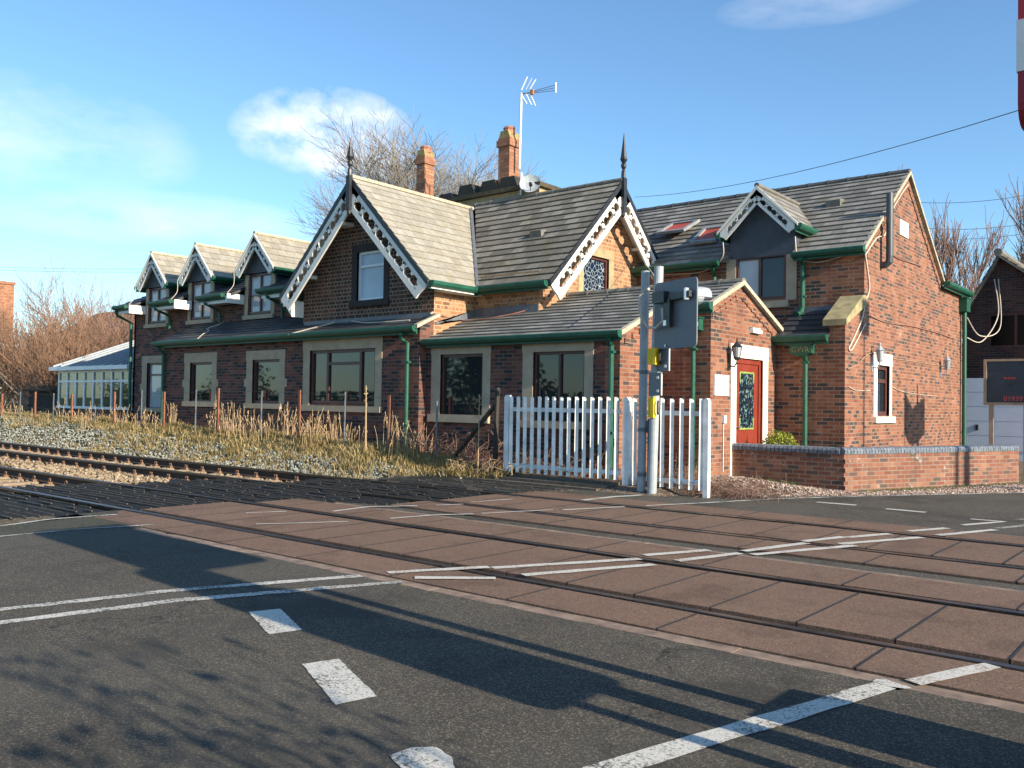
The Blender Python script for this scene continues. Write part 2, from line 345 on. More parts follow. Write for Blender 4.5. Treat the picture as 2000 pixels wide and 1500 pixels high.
def gutter(mb,p0,p1,out,r=.06):
    # half-round style gutter with deep fascia, runs p0->p1, opening upwards, 'out' = outward unit vector
    mb.cut(); p0,p1,out=V(p0),V(p1),V(out); Z=V((0,0,1)); d=p1-p0
    prof=[(0,0),(.11,0),(.125,-.02),(.12,-.07),(.085,-.115),(.03,-.125),(0,-.125)]
    mb.prism([p0+out*x+Z*z for x,z in prof],d)
    mb.prism([p0-out*.03+Z*z+out*x for x,z in ((0,.01),(.03,.01),(.03,-.17),(0,-.17))],d)
def window(parent,ax,c,a0,a1,z0,z1,frame,glass_,mull=(),trans=(),fw_=.055,dep=.07,setb=.035,name='window',panes=None,sill=None,lintel=None,jamb=None,stone=None,curt=None):
    S=(lambda a,z,d:(a,c+d,z)) if ax=='y' else (lambda a,z,d:(c-d,a,z))
    def bx(mb,a,b,za,zb,d0,d1):
        p,q=S(a,za,d0),S(b,zb,d1); mb.box(p[0],q[0],p[1],q[1],p[2],q[2])
    mb=MB(); f=fw_
    bx(mb,a0,a1,z0,z0+f,setb,setb+dep); bx(mb,a0,a1,z1-f,z1,setb,setb+dep)
    bx(mb,a0,a0+f,z0+f,z1-f,setb,setb+dep); bx(mb,a1-f,a1,z0+f,z1-f,setb,setb+dep)
    for m in mull: bx(mb,m-f/2,m+f/2,z0+f,z1-f,setb+.003,setb+dep-.003)
    for (ma,mb_,zt) in trans: bx(mb,ma+.001,mb_-.001,zt-f*.45,zt+f*.45,setb+.006,setb+dep-.006)
    w=mb.build(name,frame,parent)
    xs=[a0+f]+[m for m in mull]+[a1-f]
    for i,(xa,xb) in enumerate(zip(xs,xs[1:])):
        zz=[z0+f]+sorted(t[2] for t in trans if t[0]<(xa+xb)/2<t[1])+[z1-f]
        for za,zb in zip(zz,zz[1:]):
            gm=glass_[i%len(glass_)] if isinstance(glass_,(list,tuple)) else glass_
            pb=MB(); bx(pb,xa,xb,za,zb,setb+.045,setb+.055); pb.build('pane',gm,w)
    if stone:
        if lintel: l=MB(); bx(l,lintel[0],lintel[1],lintel[2],lintel[3],-.018,.10); l.build('lintel',stone,w)
        if sill: l=MB(); bx(l,sill[0],sill[1],sill[2],sill[3],-.07,.10); l.build('sill',stone,w)
        if jamb:
            for k,(ja,jb) in enumerate(jamb):
                l=MB(); zb=(sill[3] if sill else z0)+.001; zt=(lintel[2] if lintel else z1)-.001
                bx(l,ja,jb,zb,zt,-.014,.10)
                if len(jamb[k])>2: pass
                l.build('jamb',stone,w)
    return w
def bargeboard(mb,ap,ft,outn,wd=.34,th=.045,pitch=.50,cut=True):
    # pierced board hanging below the line apex->foot, in the plane with normal outn
    ap,ft,n=V(ap),V(ft),V(outn).normalized(); s=(ft-ap); L=s.length; s.normalize(); t=n.cross(s).normalized()
    if t.z>0: t=-t
    P=lambda a,b:ap+s*a+t*b
    def pr(pts): mb.prism([P(*q)-n*th/2 for q in pts],n*th)
    k=wd/.34; e=t.z/s.z if abs(s.z)>.01 else 0
    top=.10*k; bot=.095*k
    a0=0.0; sk=abs(V((0,0,-1)).dot(s)/V((0,0,-1)).dot(t))   # vertical plumb cut at apex
    pr([(0,0),(L,0),(L,top),(sk*0-.0,top)]); 
    b0=.30*k*0+wd*.75*abs(s.z)/max(.2,abs(t.z))*0
    st=wd*(-s.z/(-t.z)) if abs(t.z)>.05 else 0
    pr([((wd-bot)*-0+ (wd-bot)*abs(t.dot(V((0,0,1))))*0,wd-bot),(L-.04,wd-bot),(L-.04,wd),(0,wd)])
    pr([(0,top),(pitch*.35,top),(pitch*.35,wd-bot),(0,wd-bot)]); pr([(L-.18,top),(L,top),(L-.04,wd-bot),(L-.22,wd-bot)])
    N=max(2,int((L-.5)/pitch)); pp=(L-.18-pitch*.35)/N; mid=(top+wd-bot)/2
    for i in range(1,N): 
        a=pitch*.35+i*pp; pr([(a-.05*k,top-.002),(a+.03*k,top-.002),(a+.05*k,wd-bot+.002),(a-.03*k,wd-bot+.002)])
    for i in range(N):
        a=pitch*.35+(i+.5)*pp; h=.05*k
        pr([(a-.045*k,top-.002),(a+.045*k,top-.002),(a+.012*k,top+h),(a-.012*k,top+h)])
        for dx in (-.42,.42):
            pr([(a+dx*pp-.05*k,top-.003),(a+dx*pp+.05*k,top-.003),(a+dx*pp,top+h*1.3)])
            pr([(a+dx*pp-.05*k,wd-bot+.003),(a+dx*pp+.05*k,wd-bot+.003),(a+dx*pp,wd-bot-h*.9)])
        pr([(a-.03*k,wd-bot+.003),(a+.03*k,wd-bot+.003),(a,wd-bot-h*.6)])
def finial(c,h,parent,mat=None):
    x,y,z=c; mb=MB()
    mb.box(x-.06,x+.06,y-.06,y+.06,z-.75,z+.02); mb.lathe((x,y,z),[(.055,0),(.05,.16),(.03,.22),(.06,.27),(.065,.33),(.04,.36),(.085,.44),(.07,.50),(.035,h*.75),(.005,h)],8)
    mb.lathe((x,y,z-.75),[(.01,-.12),(.05,-.08),(.06,0)],8)
    return mb.build('finial',BLACKP,parent,)
def pipe(path,parent,r=.038,name='downpipe',mat=None,brk=()):
    mb=MB(); mb.tube(path,r,10)
    for b in brk: mb.box(b[0]-.07,b[0]+.07,b[1]-.045,b[1]+.05,b[2]-.02,b[2]+.02)
    return mb.build(name,mat or GREEN,parent)
def hopper(c,w,parent,h=.18,d=.17):
    x,y,z=c; mb=MB(); mb.prism([(x-w/2,y,z+h),(x+w/2,y,z+h),(x+w/2,y,z+.03),(x+w/2-.1,y,z-.04),(x-w/2+.1,y,z-.04),(x-w/2,y,z+.03)],(0,-d,0))
    mb.box(x-w/2-.02,x+w/2+.02,y-d-.02,y+.001,z+h,z+h+.025); mb.box(x-w/2-.012,x+w/2+.012,y-d-.012,y+.002,z+.01,z+.03); return mb.build('hopper',GREEN,parent)
# ================================================================== STATION HOUSE
HS=thing('brick_house','long red brick former station house with two steep gables, white pierced bargeboards and green gutters','house',(-15,15,0))
yA,yB,yG,yL,yP=12.75,12.95,13.15,13.95,14.3
roofA=lambda y:2.93+.45*(y-12.6)
roofB=lambda y:2.70+.414*(y-13.0)
# --- window measurements (frame / lintel / sill rectangles)
def R2(f,y,x0,z0,x1,z1): # pixel box -> world rectangle on plane y
    xa,za=az(x0,(z0+z1)/2,y); xb,_=az(x1,(z0+z1)/2,y); _,zt=az((x0+x1)/2,z0,y); _,zb=az((x0+x1)/2,z1,y); return xa,xb,zb,zt
wins=[ # plane, frame, lintel, sill
 (yA,(371,707.6,414,780),(361,689,424.5,705),(359.5,784,425,794),'n'),
 (yA,(493,702,546,782),(482,684,558,702),(480,788,552,798),'n'),
 (yA,(605,682,733,783),(593,660,748,683),(591,793,746,804),'big'),
 (yB,(860,691,943,811),(843,670,960,693),(839,810,957,825),'s'),
 (yB,(1041,686,1141.6,820),(1021,661,1161,688),(1017,823,1160,837),'s2'),
 (yL,(286.6,708.6,318.5,795),(278,695,325,708),(276,797,325,804),'l')]
WR=[]
for (y,f,l,s,k) in wins:
    xa,xb,zb,zt=R2(0,y,*f); la,lb,lz,lt=R2(0,y,*l); sa,sb,sz,st=R2(0,y,*s); WR.append((y,xa,xb,zb,zt,la,lb,lt,sa,sb,sz,st,k))
holes={}
for w in WR: holes.setdefault(w[0],[]).append((w[1],w[2],w[3]-.08,w[4]))
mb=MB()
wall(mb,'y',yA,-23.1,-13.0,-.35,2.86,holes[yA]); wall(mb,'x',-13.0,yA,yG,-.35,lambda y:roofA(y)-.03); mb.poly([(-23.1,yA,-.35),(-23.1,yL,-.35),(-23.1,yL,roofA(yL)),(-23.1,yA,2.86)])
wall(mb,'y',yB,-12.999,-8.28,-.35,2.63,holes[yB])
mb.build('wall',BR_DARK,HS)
mb=MB(); wall(mb,'x',-8.28,yB,yP,-.35,lambda y:roofB(y)-.02); 
zpo=lambda y: roofB(y)-.02 if y<=15.45 else roofB(15.45)-.02-.414*(y-15.45)
door=(15.33,16.42,-.02,2.29)
wall(mb,'y',yP,-8.28,-7.25,-.35,3.22); wall(mb,'x',-7.25,yP,17.2,-.35,zpo,[(15.31,16.5,-.02,2.30)],extra=(15.45,))
mb.poly([(-8.28,17.2,-.3),(-7.25,17.2,-.3),(-7.25,17.2,2.95),(-8.28,17.2,2.95)])
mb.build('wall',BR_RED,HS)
# left two-storey block
DW=[(-26.25,-25.2),(-23.80,-22.74),(-20.90,-19.84)]; DC=[-25.72,-23.24,-20.33]
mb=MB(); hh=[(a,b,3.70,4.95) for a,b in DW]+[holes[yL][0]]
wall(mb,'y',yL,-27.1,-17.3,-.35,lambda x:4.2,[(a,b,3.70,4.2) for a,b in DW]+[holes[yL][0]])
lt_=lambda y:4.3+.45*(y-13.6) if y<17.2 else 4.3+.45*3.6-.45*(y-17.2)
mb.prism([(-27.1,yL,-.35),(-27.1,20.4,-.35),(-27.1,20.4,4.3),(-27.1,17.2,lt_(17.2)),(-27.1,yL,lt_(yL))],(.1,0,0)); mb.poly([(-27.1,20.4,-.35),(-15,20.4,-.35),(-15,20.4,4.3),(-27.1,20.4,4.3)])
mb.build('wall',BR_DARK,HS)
# old central block
gl=lambda x:6.27-.984*abs(x+15.22)
fr=R2(0,yG,697.4,489,750,586); 
mb=MB(); wall(mb,'y',yG,-17.4,-13.0,2.4,gl,[fr[:2]+(fr[2],fr[3])],extra=(-15.22,),rev=.16)
mb.poly([(-17.4,yG,2.4),(-17.4,17,2.4),(-17.4,17,4.1),(-17.4,yG,4.1)])
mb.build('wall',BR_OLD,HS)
gy=lambda y:6.40-.977*abs(y-16.85)
sw=(15.98,16.99,3.55,4.72)
mb=MB(); wall(mb,'x',-13.0,yG,14.4,2.4,4.1); wall(mb,'y',14.4,-13.0,-11.2,2.4,4.15); wall(mb,'x',-11.2,14.4,19.3,2.4,gy,[sw],extra=(16.85,),rev=.16)
mb.poly([(-11.2,19.3,2.4),(-17.4,19.3,2.4),(-17.4,19.3,4),(-11.2,19.3,4)])
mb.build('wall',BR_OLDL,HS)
# right wing
XR=-5.87; gr=lambda y:6.74-.703*abs(y-21.2)
smw=(19.08,19.93,1.24,2.31)
dr=(-8.66,-7.50,3.72,4.70)
mb=MB(); wall(mb,'y',17.15,-7.26,XR,-.35,2.78); mb.box(-6.17,XR-.001,17.155,18.25,2.2,2.79); 
mb.prism([(XR,17.15,2.78),(XR,18.25,2.78),(XR,18.25,3.52),(XR,17.15,3.02)],(-.30,0,0))
wall(mb,'y',18.25,-13.2,XR,2.2,4.62,[(dr[0],dr[1],dr[2],4.62)]); 
wall(mb,'x',XR,17.15,18.25,-.35,2.785); wall(mb,'x',XR,18.25,24.15,-.35,gr,[smw],extra=(21.2,)); wall(mb,'x',XR,24.15,26.35,-.35,4.55)
mb.poly([(XR,26.35,-.3),(-13,26.35,-.3),(-13,26.35,4.5),(XR,26.35,4.5)])
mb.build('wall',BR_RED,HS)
# dentil course and verge bricks on the gables
def dentils(mb,ax,c,ya,za,yb,zb,n,drop=.16,o=.03,hgt=.09,wd=.10):
    mb.cut(); mb.prism([(c,ya,za-.20),(c,yb,zb-.20),(c,yb,zb-.185),(c,ya,za-.185)],(.006,0,0))
    for i in range(n):
        f=(i+.5)/n; y=ya+(yb-ya)*f; z=za+(zb-za)*f-drop; mb.box(c-.02,c+o,y-wd/2,y+wd/2,z-hgt,z)
mb=MB()
dentils(mb,'x',XR,18.3,4.62,21.15,6.66,13); dentils(mb,'x',XR,21.25,6.66,24.1,4.62,13)
dentils(mb,'x',-7.25,14.35,3.20,15.4,3.66,5); dentils(mb,'x',-7.25,15.5,3.66,17.05,3.02,8); dentils(mb,'x',-8.28,13.0,2.66,14.2,3.16,5)
for (c,ya,za,yb,zb) in ((XR,18.25,4.42,21.2,6.49),(XR,21.2,6.49,24.1,4.45),(-7.25,14.32,3.0,15.45,3.47),(-7.25,15.45,3.47,17.1,2.80)):
    mb.cut(); mb.prism([(c,ya,za-.03),(c,yb,zb-.03),(c,yb,zb+.03),(c,ya,za+.03)],(.022,0,0))
mb.each('dentil_course',BR_RED,HS)
# pier coping
mb=MB(); mb.prism([(XR+.05,17.08,2.98),(XR+.05,17.08,3.10),(XR+.05,18.05,3.66),(XR+.05,18.252,3.66),(XR+.05,18.252,3.48)],(-.46,0,0)); mb.build('pier_coping',COPE,HS)
# ---------------- roofs
mb=MB(); roofslope(mb,(-23.25,12.6,roofA(12.6)),(-12.97,12.6,roofA(12.6)),(-12.97,13.16,roofA(13.16)),(-23.25,13.16,roofA(13.16)),row=.2,t=.02)
roofslope(mb,(-23.25,13.16,roofA(13.16)+.002),(-17.39,13.16,roofA(13.16)+.002),(-17.39,13.97,roofA(13.97)),(-23.25,13.97,roofA(13.97)),row=.2,t=.02); mb.build('lean_to_roof',T_SLATE,HS)
mb=MB(); mb.prism([(-12.97,12.55,2.88),(-12.97,13.2,3.17),(-12.97,13.2,3.23),(-12.97,12.55,2.96)],(.10,0,0)); mb.build('verge_strip',MORT,HS)
mb=MB()
roofslope(mb,(-12.99,12.85,roofB(12.85)),(-8.2,12.85,roofB(12.85)),(-8.2,14.2,roofB(14.2)),(-12.99,14.2,roofB(14.2)),row=.22,t=.03)
roofslope(mb,(-12.99,14.2,roofB(14.2)+.001),(-7.18,14.2,roofB(14.2)+.001),(-7.18,15.45,roofB(15.45)),(-12.99,15.45,roofB(15.45)),row=.21,t=.03)
roofslope(mb,(-7.18,17.25,roofB(15.45)-.414*1.8),(-11.1,17.25,roofB(15.45)-.414*1.8),(-11.1,15.45,roofB(15.45)),(-7.18,15.45,roofB(15.45)),row=.22,t=.03)
mb.build('lean_to_roof',T_GREY2,HS)
def verge(mb,x,pts,w=.09,th=.055):
    mb.cut()
    for (a,b) in zip(pts,pts[1:]):
        mb.prism([(x,a[0],a[1]-.03),(x,b[0],b[1]-.03),(x,b[0],b[1]+th),(x,a[0],a[1]+th)],(-w,0,0))
mb=MB(); verge(mb,-8.17,[(12.83,roofB(12.83)-.02),(14.2,roofB(14.2)-.02)]); verge(mb,-7.15,[(14.18,roofB(14.18)-.02),(15.45,roofB(15.45)-.02),(17.28,roofB(15.45)-.414*1.83-.02)])
verge(mb,XR+.08,[(18.05,4.58),(21.2,6.78),(24.25,4.60)],.08,.05); mb.each('verge',MORT,HS)
# main gables
xr,zr=-15.22,6.35; ye=12.70; E1=-12.72; E2=-17.75; ze=3.86
vy=14.2; 
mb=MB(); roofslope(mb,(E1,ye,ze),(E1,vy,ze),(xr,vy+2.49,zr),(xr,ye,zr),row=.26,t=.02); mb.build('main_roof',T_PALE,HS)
mb=MB(); roofslope(mb,(E2,17.2,ze),(E2,ye,ze),(xr,ye,zr),(xr,17.2,zr),row=.26,t=.022)
roofslope(mb,(E1-.02,vy,3.88),(-10.76,vy,3.88),(-10.76,16.85,6.46),(xr,16.85,6.46),row=.235,t=.035)
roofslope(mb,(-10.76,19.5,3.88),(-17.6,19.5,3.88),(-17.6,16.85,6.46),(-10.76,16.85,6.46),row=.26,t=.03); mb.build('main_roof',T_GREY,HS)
mb=MB(); mb.tube([(E1-.0,vy-.03,ze+.02),(xr,vy+2.46,zr+.03)],.05,6); mb.build('valley_flashing',LEAD,HS)
def ridge(p0,p1,r=.11,mat=RIDGE,n=None,name='ridge_tiles'):
    p0,p1=V(p0),V(p1); L=(p1-p0).length; n=n or max(2,int(L/.45)); d=(p1-p0).normalized(); sx=d.cross(V((0,0,1))).normalized(); mb=MB()
    for i in range(n):
        a=p0.lerp(p1,i/n); b=p0.lerp(p1,(i+1)/n); pr=[]
        for k in range(7):
            an=math.radians(-25+k*230/6); rr=r*(1.06 if 0 else 1); pr.append((math.cos(an)*rr,math.sin(an)*rr*.8))
        mb.prism([a+sx*x+V((0,0,1))*(z-.02) for x,z in pr],(b-a)*.93)
        mb.prism([a+(b-a)*.9+sx*x*1.1+V((0,0,1))*(z*1.1-.02) for x,z in pr],(b-a)*.11)
    return mb.build(name,mat,HS)
ridge((xr,ye,zr+.02),(xr,16.7,zr+.02),.08,MORT); ridge((-10.75,16.85,6.48),(-15.2,16.85,6.48),.08,RIDGE)
ridge((XR+.06,21.2,6.80),(-13.3,21.2,6.80),.13,RIDGE_D); ridge((-7.16,15.45,3.73),(-11.2,15.45,3.73),.11,RIDGE)
# left block roof
mb=MB(); lr=lambda y:4.25+.45*(y-13.5)
for xa,xb in ((-27.35,-26.4),(-25.04,-23.92),(-22.56,-21.01),(-19.65,-17.3)): roofslope(mb,(xa,13.5,lr(13.5)),(xb,13.5,lr(13.5)),(xb,14.3,lr(14.3)),(xa,14.3,lr(14.3)),row=.27)
roofslope(mb,(-27.35,14.3,lr(14.3)),(-17.3,14.3,lr(14.3)),(-17.3,17.15,lr(17.15)),(-27.35,17.15,lr(17.15)),row=.25)
roofslope(mb,(-17.3,20.8,lr(13.5)),(-27.35,20.8,lr(13.5)),(-27.35,17.15,lr(17.15)),(-17.3,17.15,lr(17.15)),row=.25)
# cut openings in front of the windows: roof strips only between dormers
mb.build('left_roof',T_SLATE,HS)
# right wing roof
ry=lambda y:4.64+.703*(y-18.1)
mb=MB()
for xa,xb in ((-13.4,-8.79),(-7.31,XR+.06)): roofslope(mb,(xa,18.1,ry(18.1)),(xb,18.1,ry(18.1)),(xb,18.49,ry(18.49)),(xa,18.49,ry(18.49)),row=.24,t=.035)
roofslope(mb,(-13.4,18.49,ry(18.49)),(XR+.06,18.49,ry(18.49)),(XR+.06,21.2,ry(21.2)),(-13.4,21.2,ry(21.2)),row=.24,t=.035)
roofslope(mb,(XR+.06,24.3,ry(18.1)),(-13.4,24.3,ry(18.1)),(-13.4,21.2,ry(21.2)),(XR+.06,21.2,ry(21.2)),row=.27,t=.03)
roofslope(mb,(XR+.12,24.28,4.66),(XR+.12,26.5,4.66),(-8.4,26.5,6.1),(-8.4,24.28,6.1),row=.27,t=.03)
mb.build('wing_roof',T_GREY2,HS)
mb=MB(); q=lambda y:2.80+.60*(y-17.05)
roofslope(mb,(-7.30,17.03,q(17.03)),(-6.17,17.03,q(17.03)),(-6.17,18.25,q(18.25)-.1),(-7.30,18.25,q(18.25)-.1),row=.3,t=.03); mb.build('lean_to_roof',T_SLATE,HS)
mb=MC(); mb.box(-7.3,-6.18,18.235,18.249,3.25,3.5); mb.prism([(-12.985,13.2,3.06),(-12.985,14.38,3.22),(-12.985,14.38,3.42),(-12.985,13.2,3.0)],(.006,0,0)); mb.box(-12.95,-11.21,14.385,14.399,3.2,3.45); mb.box(-17.35,-13.02,13.135,13.149,3.1,3.26)
mb.box(-23.0,-17.42,13.935,13.949,3.4,3.52); mb.each('flashing',LEAD,HS)
# ---------------- gable trim
def gable_trim(ap,fl,fr_,n,wd,fh,black=.16):
    mb=MB(); nn=V(n)
    for f in (fl,fr_): bargeboard(mb,V(ap)-V((0,0,.10)),V(f)-V((0,0,.06)),n,wd)
    mb.build('bargeboard',WHITE,HS)
    mb=MB()
    for f in (fl,fr_):
        a=V(ap)+nn*.03; b=V(f)+nn*.03; mb.prism([a+V((0,0,.01)),b+V((0,0,.01)),b-V((0,0,.12)),a-V((0,0,.14))],nn*-.07)
    mb.build('verge_board',BLACKP,HS)
gable_trim((xr,ye+.02,zr),(E2+.03,ye+.02,ze),(E1-.03,ye+.02,ze),(0,-1,0),.45,0)
gable_trim((-10.78,16.85,6.46),(-10.78,14.2,3.88),(-10.78,19.5,3.88),(1,0,0),.46,0)
finial((xr,ye-.02,zr),.88,HS); finial((-10.74,16.85,6.48),1.05,HS)
mb=MB() # soffits and boxed eaves of the big gables, brackets
mb=MC()
for sg,E in ((1,E1),(-1,E2)):
    mb.prism([(xr,ye+.05,zr-.12),(E,ye+.05,ze-.05),(E,yG,ze-.05),(xr,yG,zr-.12)],(0,0,-.025))
    mb.box(E-.02 if sg>0 else E-.02,E+.02,ye+.06,yG+(.9 if sg>0 else 3.5),ze-.16,ze-.04)
mb.box(E1-.28,E1-.02,yG,14.38,ze-.16,ze-.13); mb.box(E2+.02,E2+.34,ye+.1,17,ze-.24,ze-.12); 
mb.prism([(E2+.36,ye+.1,ze-.12),(E2+.02,ye+.1,ze-.12),(E2+.36,ye+.1,ze-.5)],(0,.5,0))
for sg,yy in ((1,14.2),(-1,19.5)):
    mb.prism([(-10.82,16.85,6.34),(-10.82,yy,3.83),(-11.2,yy,3.83),(-11.2,16.85,6.34)],(0,0,-.025))
mb.box(-11.19,-10.82,19.1,19.5,3.7,3.81)
mb.prism([(-10.84,17.95,5.05),(-10.84,18.1,5.05),(-10.84,18.1,5.12),(-10.84,17.95,5.12)],(-.36,0,0)); mb.box(-15.9,-15.6,12.9,13.15,5.35,5.43); mb.box(-17.05,-16.9,12.85,13.15,4.25,4.33)
mb.each('soffit',WHITE,HS)
# ---------------- dormers, left block
def dormer(cx,yf,zap,half,slope,ywall,fz,roofz,mat,back,hw,plane_y,zsill,gut=True):
    ze_=zap-slope*half; root=None
    mb=MB(); z0=fz
    mb.prism([(cx-hw,ywall,z0),(cx+hw,ywall,z0),(cx+hw,ywall,ze_-.02),(cx,ywall,zap-.14),(cx-hw,ywall,ze_-.02)],(0,.03,0))
    mb.box(cx-hw,cx-hw+.03,ywall+.03,back,zsill,ze_-.03); mb.box(cx+hw-.03,cx+hw,ywall+.03,back,zsill,ze_-.03)
    d=mb.build('dormer',SLATE_CL,HS)
    mb=MB(); roofslope(mb,(cx+half,yf,ze_),(cx+half,back,ze_),(cx,back,zap),(cx,yf,zap),row=.24,t=.02,under=.04)
    roofslope(mb,(cx-half,back,ze_),(cx-half,yf,ze_),(cx,yf,zap),(cx,back,zap),row=.24,t=.02,under=.04); mb.build('dormer_roof',mat,d)
    mb=MB(); 
    for f in (-1,1): bargeboard(mb,(cx,yf+.03,zap-.07),(cx+f*half,yf+.03,ze_-.05),(0,-1,0),.22,.03,.24)
    mb.build('bargeboard',WHITE,d)
    mb=MB()
    for f in (-1,1): mb.prism([(cx,yf-.015,zap+.02),(cx+f*(half+.02),yf-.015,ze_+.01),(cx+f*(half+.02),yf-.015,ze_-.05),(cx,yf-.015,zap-.06)],(0,.04,0)); mb.prism([(cx,yf+.05,zap-.1),(cx+f*half,yf+.05,ze_-.06),(cx+f*half,ywall,ze_-.06),(cx,ywall,zap-.1)],(0,0,-.015))
    mb.build('verge_board',WHITE,d)
    mb=MB()
    for f in (-1,1): gutter(mb,(cx+f*(half-.02),yf,ze_+.0),(cx+f*(half-.02),back-.6,ze_+.0),(f,0,0))
    mb.each('dormer_gutter',GREEN,d)
    mb=MB(); mb.tube([(cx,yf,zap+.03),(cx,back,zap+.03)],.06,6); mb.build('ridge_tiles',MORT if mat is T_PALE else RIDGE,d)
    return d
for cx in DC: dormer(cx,13.7,5.80,.88,1.08,13.93,4.80,0,T_PALE,16.9,.68,13.93,4.25)
for (a,b) in DW:
    window(HS,'y',yL,a,b,3.70,4.78,BROWNF,GLC,mull=[(a+b)/2],trans=[((a+b)/2,b,4.40)],fw_=.06,setb=.02,stone=STONE,sill=(a-.16,b+.16,3.55,3.66),jamb=[(a-.15,a-.002),(b+.002,b+.15)],lintel=None)
    for p in [o for o in HS.children if o.name.startswith('window')][-1].children:
        if p.name.startswith('jamb'): pass
# eaves gutter pieces of the left block
mb=MB()
SEG=[(-27.42,-26.62),(-25.22,-23.98),(-22.62,-21.3),(-19.72,-17.9)]
for a,b in SEG: gutter(mb,(a,13.47,4.25),(b,13.47,4.25),(0,-1,0))
mb.each('gutter',GREEN,HS)
mb=MB()
for a,b in SEG: mb.cut(); mb.box(a+.1,b+.22,13.49,13.51,4.0,4.17); mb.box(a+.1,b+.22,13.51,yL,4.03,4.05); mb.box(b+.20,b+.235,13.40,13.94,3.98,4.24)
mb.each('fascia',WHITE,HS)
for x in (-24.9,-22.2,-19.3): 
    pipe([(x,13.42,4.13),(x,13.42,4.03),(x+.05,13.85,3.86),(x+.05,13.88,3.78),(x+.05,13.88,3.50 if x>-24 else 3.45)],HS)
pipe([(-27.3,13.42,4.1),(-27.3,13.5,3.95),(-27.12,13.85,3.75),(-27.12,13.87,-.3)],HS,.05)
# ---------------- windows lean-tos
for (y,xa,xb,zb,zt,la,lb,lt2,sa,sb,sz,st,k) in WR:
    kw=dict(stone=STONE,lintel=(la,lb,zt-.002,lt2),sill=(sa,sb,sz,st),jamb=[(la+.015,xa),(xb,lb-.015)])
    zf=zb+.0
    if k=='big':
        m1=xa+(xb-xa)*.265; m2=xa+(xb-xa)*.765; w=window(HS,'y',y,xa,xb,zb-.07,zt,BROWNF,GL,mull=[m1,m2],trans=[(m1,m2,zt-(zt-zb)*.27)],fw_=.07,**kw)
    elif k=='s2': w=window(HS,'y',y,xa,xb,zb-.07,zt,BROWNF,GL,mull=[(xa+xb)/2],fw_=.05,**kw)
    elif k=='l': w=window(HS,'y',y,xa,xb,zb-.07,zt,BROWNF,GLC,trans=[(xa,xb,zt-(zt-zb)*.27)],fw_=.06,**kw)
    else: w=window(HS,'y',y,xa,xb,zb-.07,zt,BROWNF,GL,fw_=.06,**kw)
    if k in('n','l'):
        for q in ((la-.07,la+.02),(lb-.02,lb+.07)):
            mb=MB(); zm=(zb+zt)/2-.08; mb.box(q[0],q[1],y-.016,y+.05,zm-.09,zm+.11); mb.build('quoin',STONE,w)
# net curtains (indoors, just behind the glass)
# gable window
a,b,z0,z1=fr
w=window(HS,'y',yG,a,b,z0,z1,WPVC,GLF,trans=[(a,b,z1-(z1-z0)*.30)],fw_=.06,setb=.05,stone=STONE_D,lintel=(a-.17,b+.17,z1,z1+.17),sill=(a-.2,b+.2,z0-.14,z0),jamb=[(a-.17,a),(b,b+.17)])
w=window(HS,'x',-11.2,sw[0],sw[1],sw[2],sw[3],BROWNF,GLTREE,fw_=.06,setb=.04,stone=STONE_O,lintel=(sw[0]-.2,sw[1]+.2,sw[3],sw[3]+.2),jamb=[(sw[0]-.2,sw[0]),(sw[1],sw[1]+.2)])
w=window(HS,'x',XR,*smw,BROWNF,GL,trans=[(smw[0],smw[1],1.98)],fw_=.09,setb=.05,stone=STONE_W,lintel=(18.83,20.1,2.31,2.56),sill=(18.86,20.16,1.09,1.22),jamb=[(18.86,19.08),(19.93,20.08)])
# wing dormer
dmr=dormer(-8.05,17.93,6.14,.9,1.0,18.235,4.66,0,T_GREY2,20.3,.74,18.23,4.7)
w=window(HS,'y',18.25,*dr,BROWNF,[GLC,GL],mull=[-8.10],fw_=.06,setb=.0,stone=STONE,sill=(-8.9,-7.44,3.53,3.68),jamb=[(-8.88,-8.66),(-7.50,-7.27)])
mb=MB(); gutter(mb,(-7.27,18.03,4.64),(XR+.08,18.03,4.64),(0,-1,0)); gutter(mb,(-13.3,18.03,4.64),(-8.95,18.03,4.64),(0,-1,0))
gutter(mb,(-23.3,12.58,2.93),(-12.93,12.58,2.93),(0,-1,0)); gutter(mb,(-12.93,12.83,2.66),(-8.18,12.83,2.66),(0,-1,0)); gutter(mb,(-8.1,14.17,3.2),(-7.16,14.17,3.2),(0,-1,0))
gutter(mb,(-7.32,17.0,2.80),(-6.15,17.0,2.80),(0,-1,0)); gutter(mb,(XR+.13,24.0,4.62),(XR+.13,26.6,4.62),(1,0,0))
gutter(mb,(-12.72,ye+.02,3.86),(-12.72,14.2,3.86),(1,0,0)); gutter(mb,(-12.72,14.19,3.88),(-10.82,14.19,3.88),(0,-1,0))
mb.each('gutter',GREEN,HS)
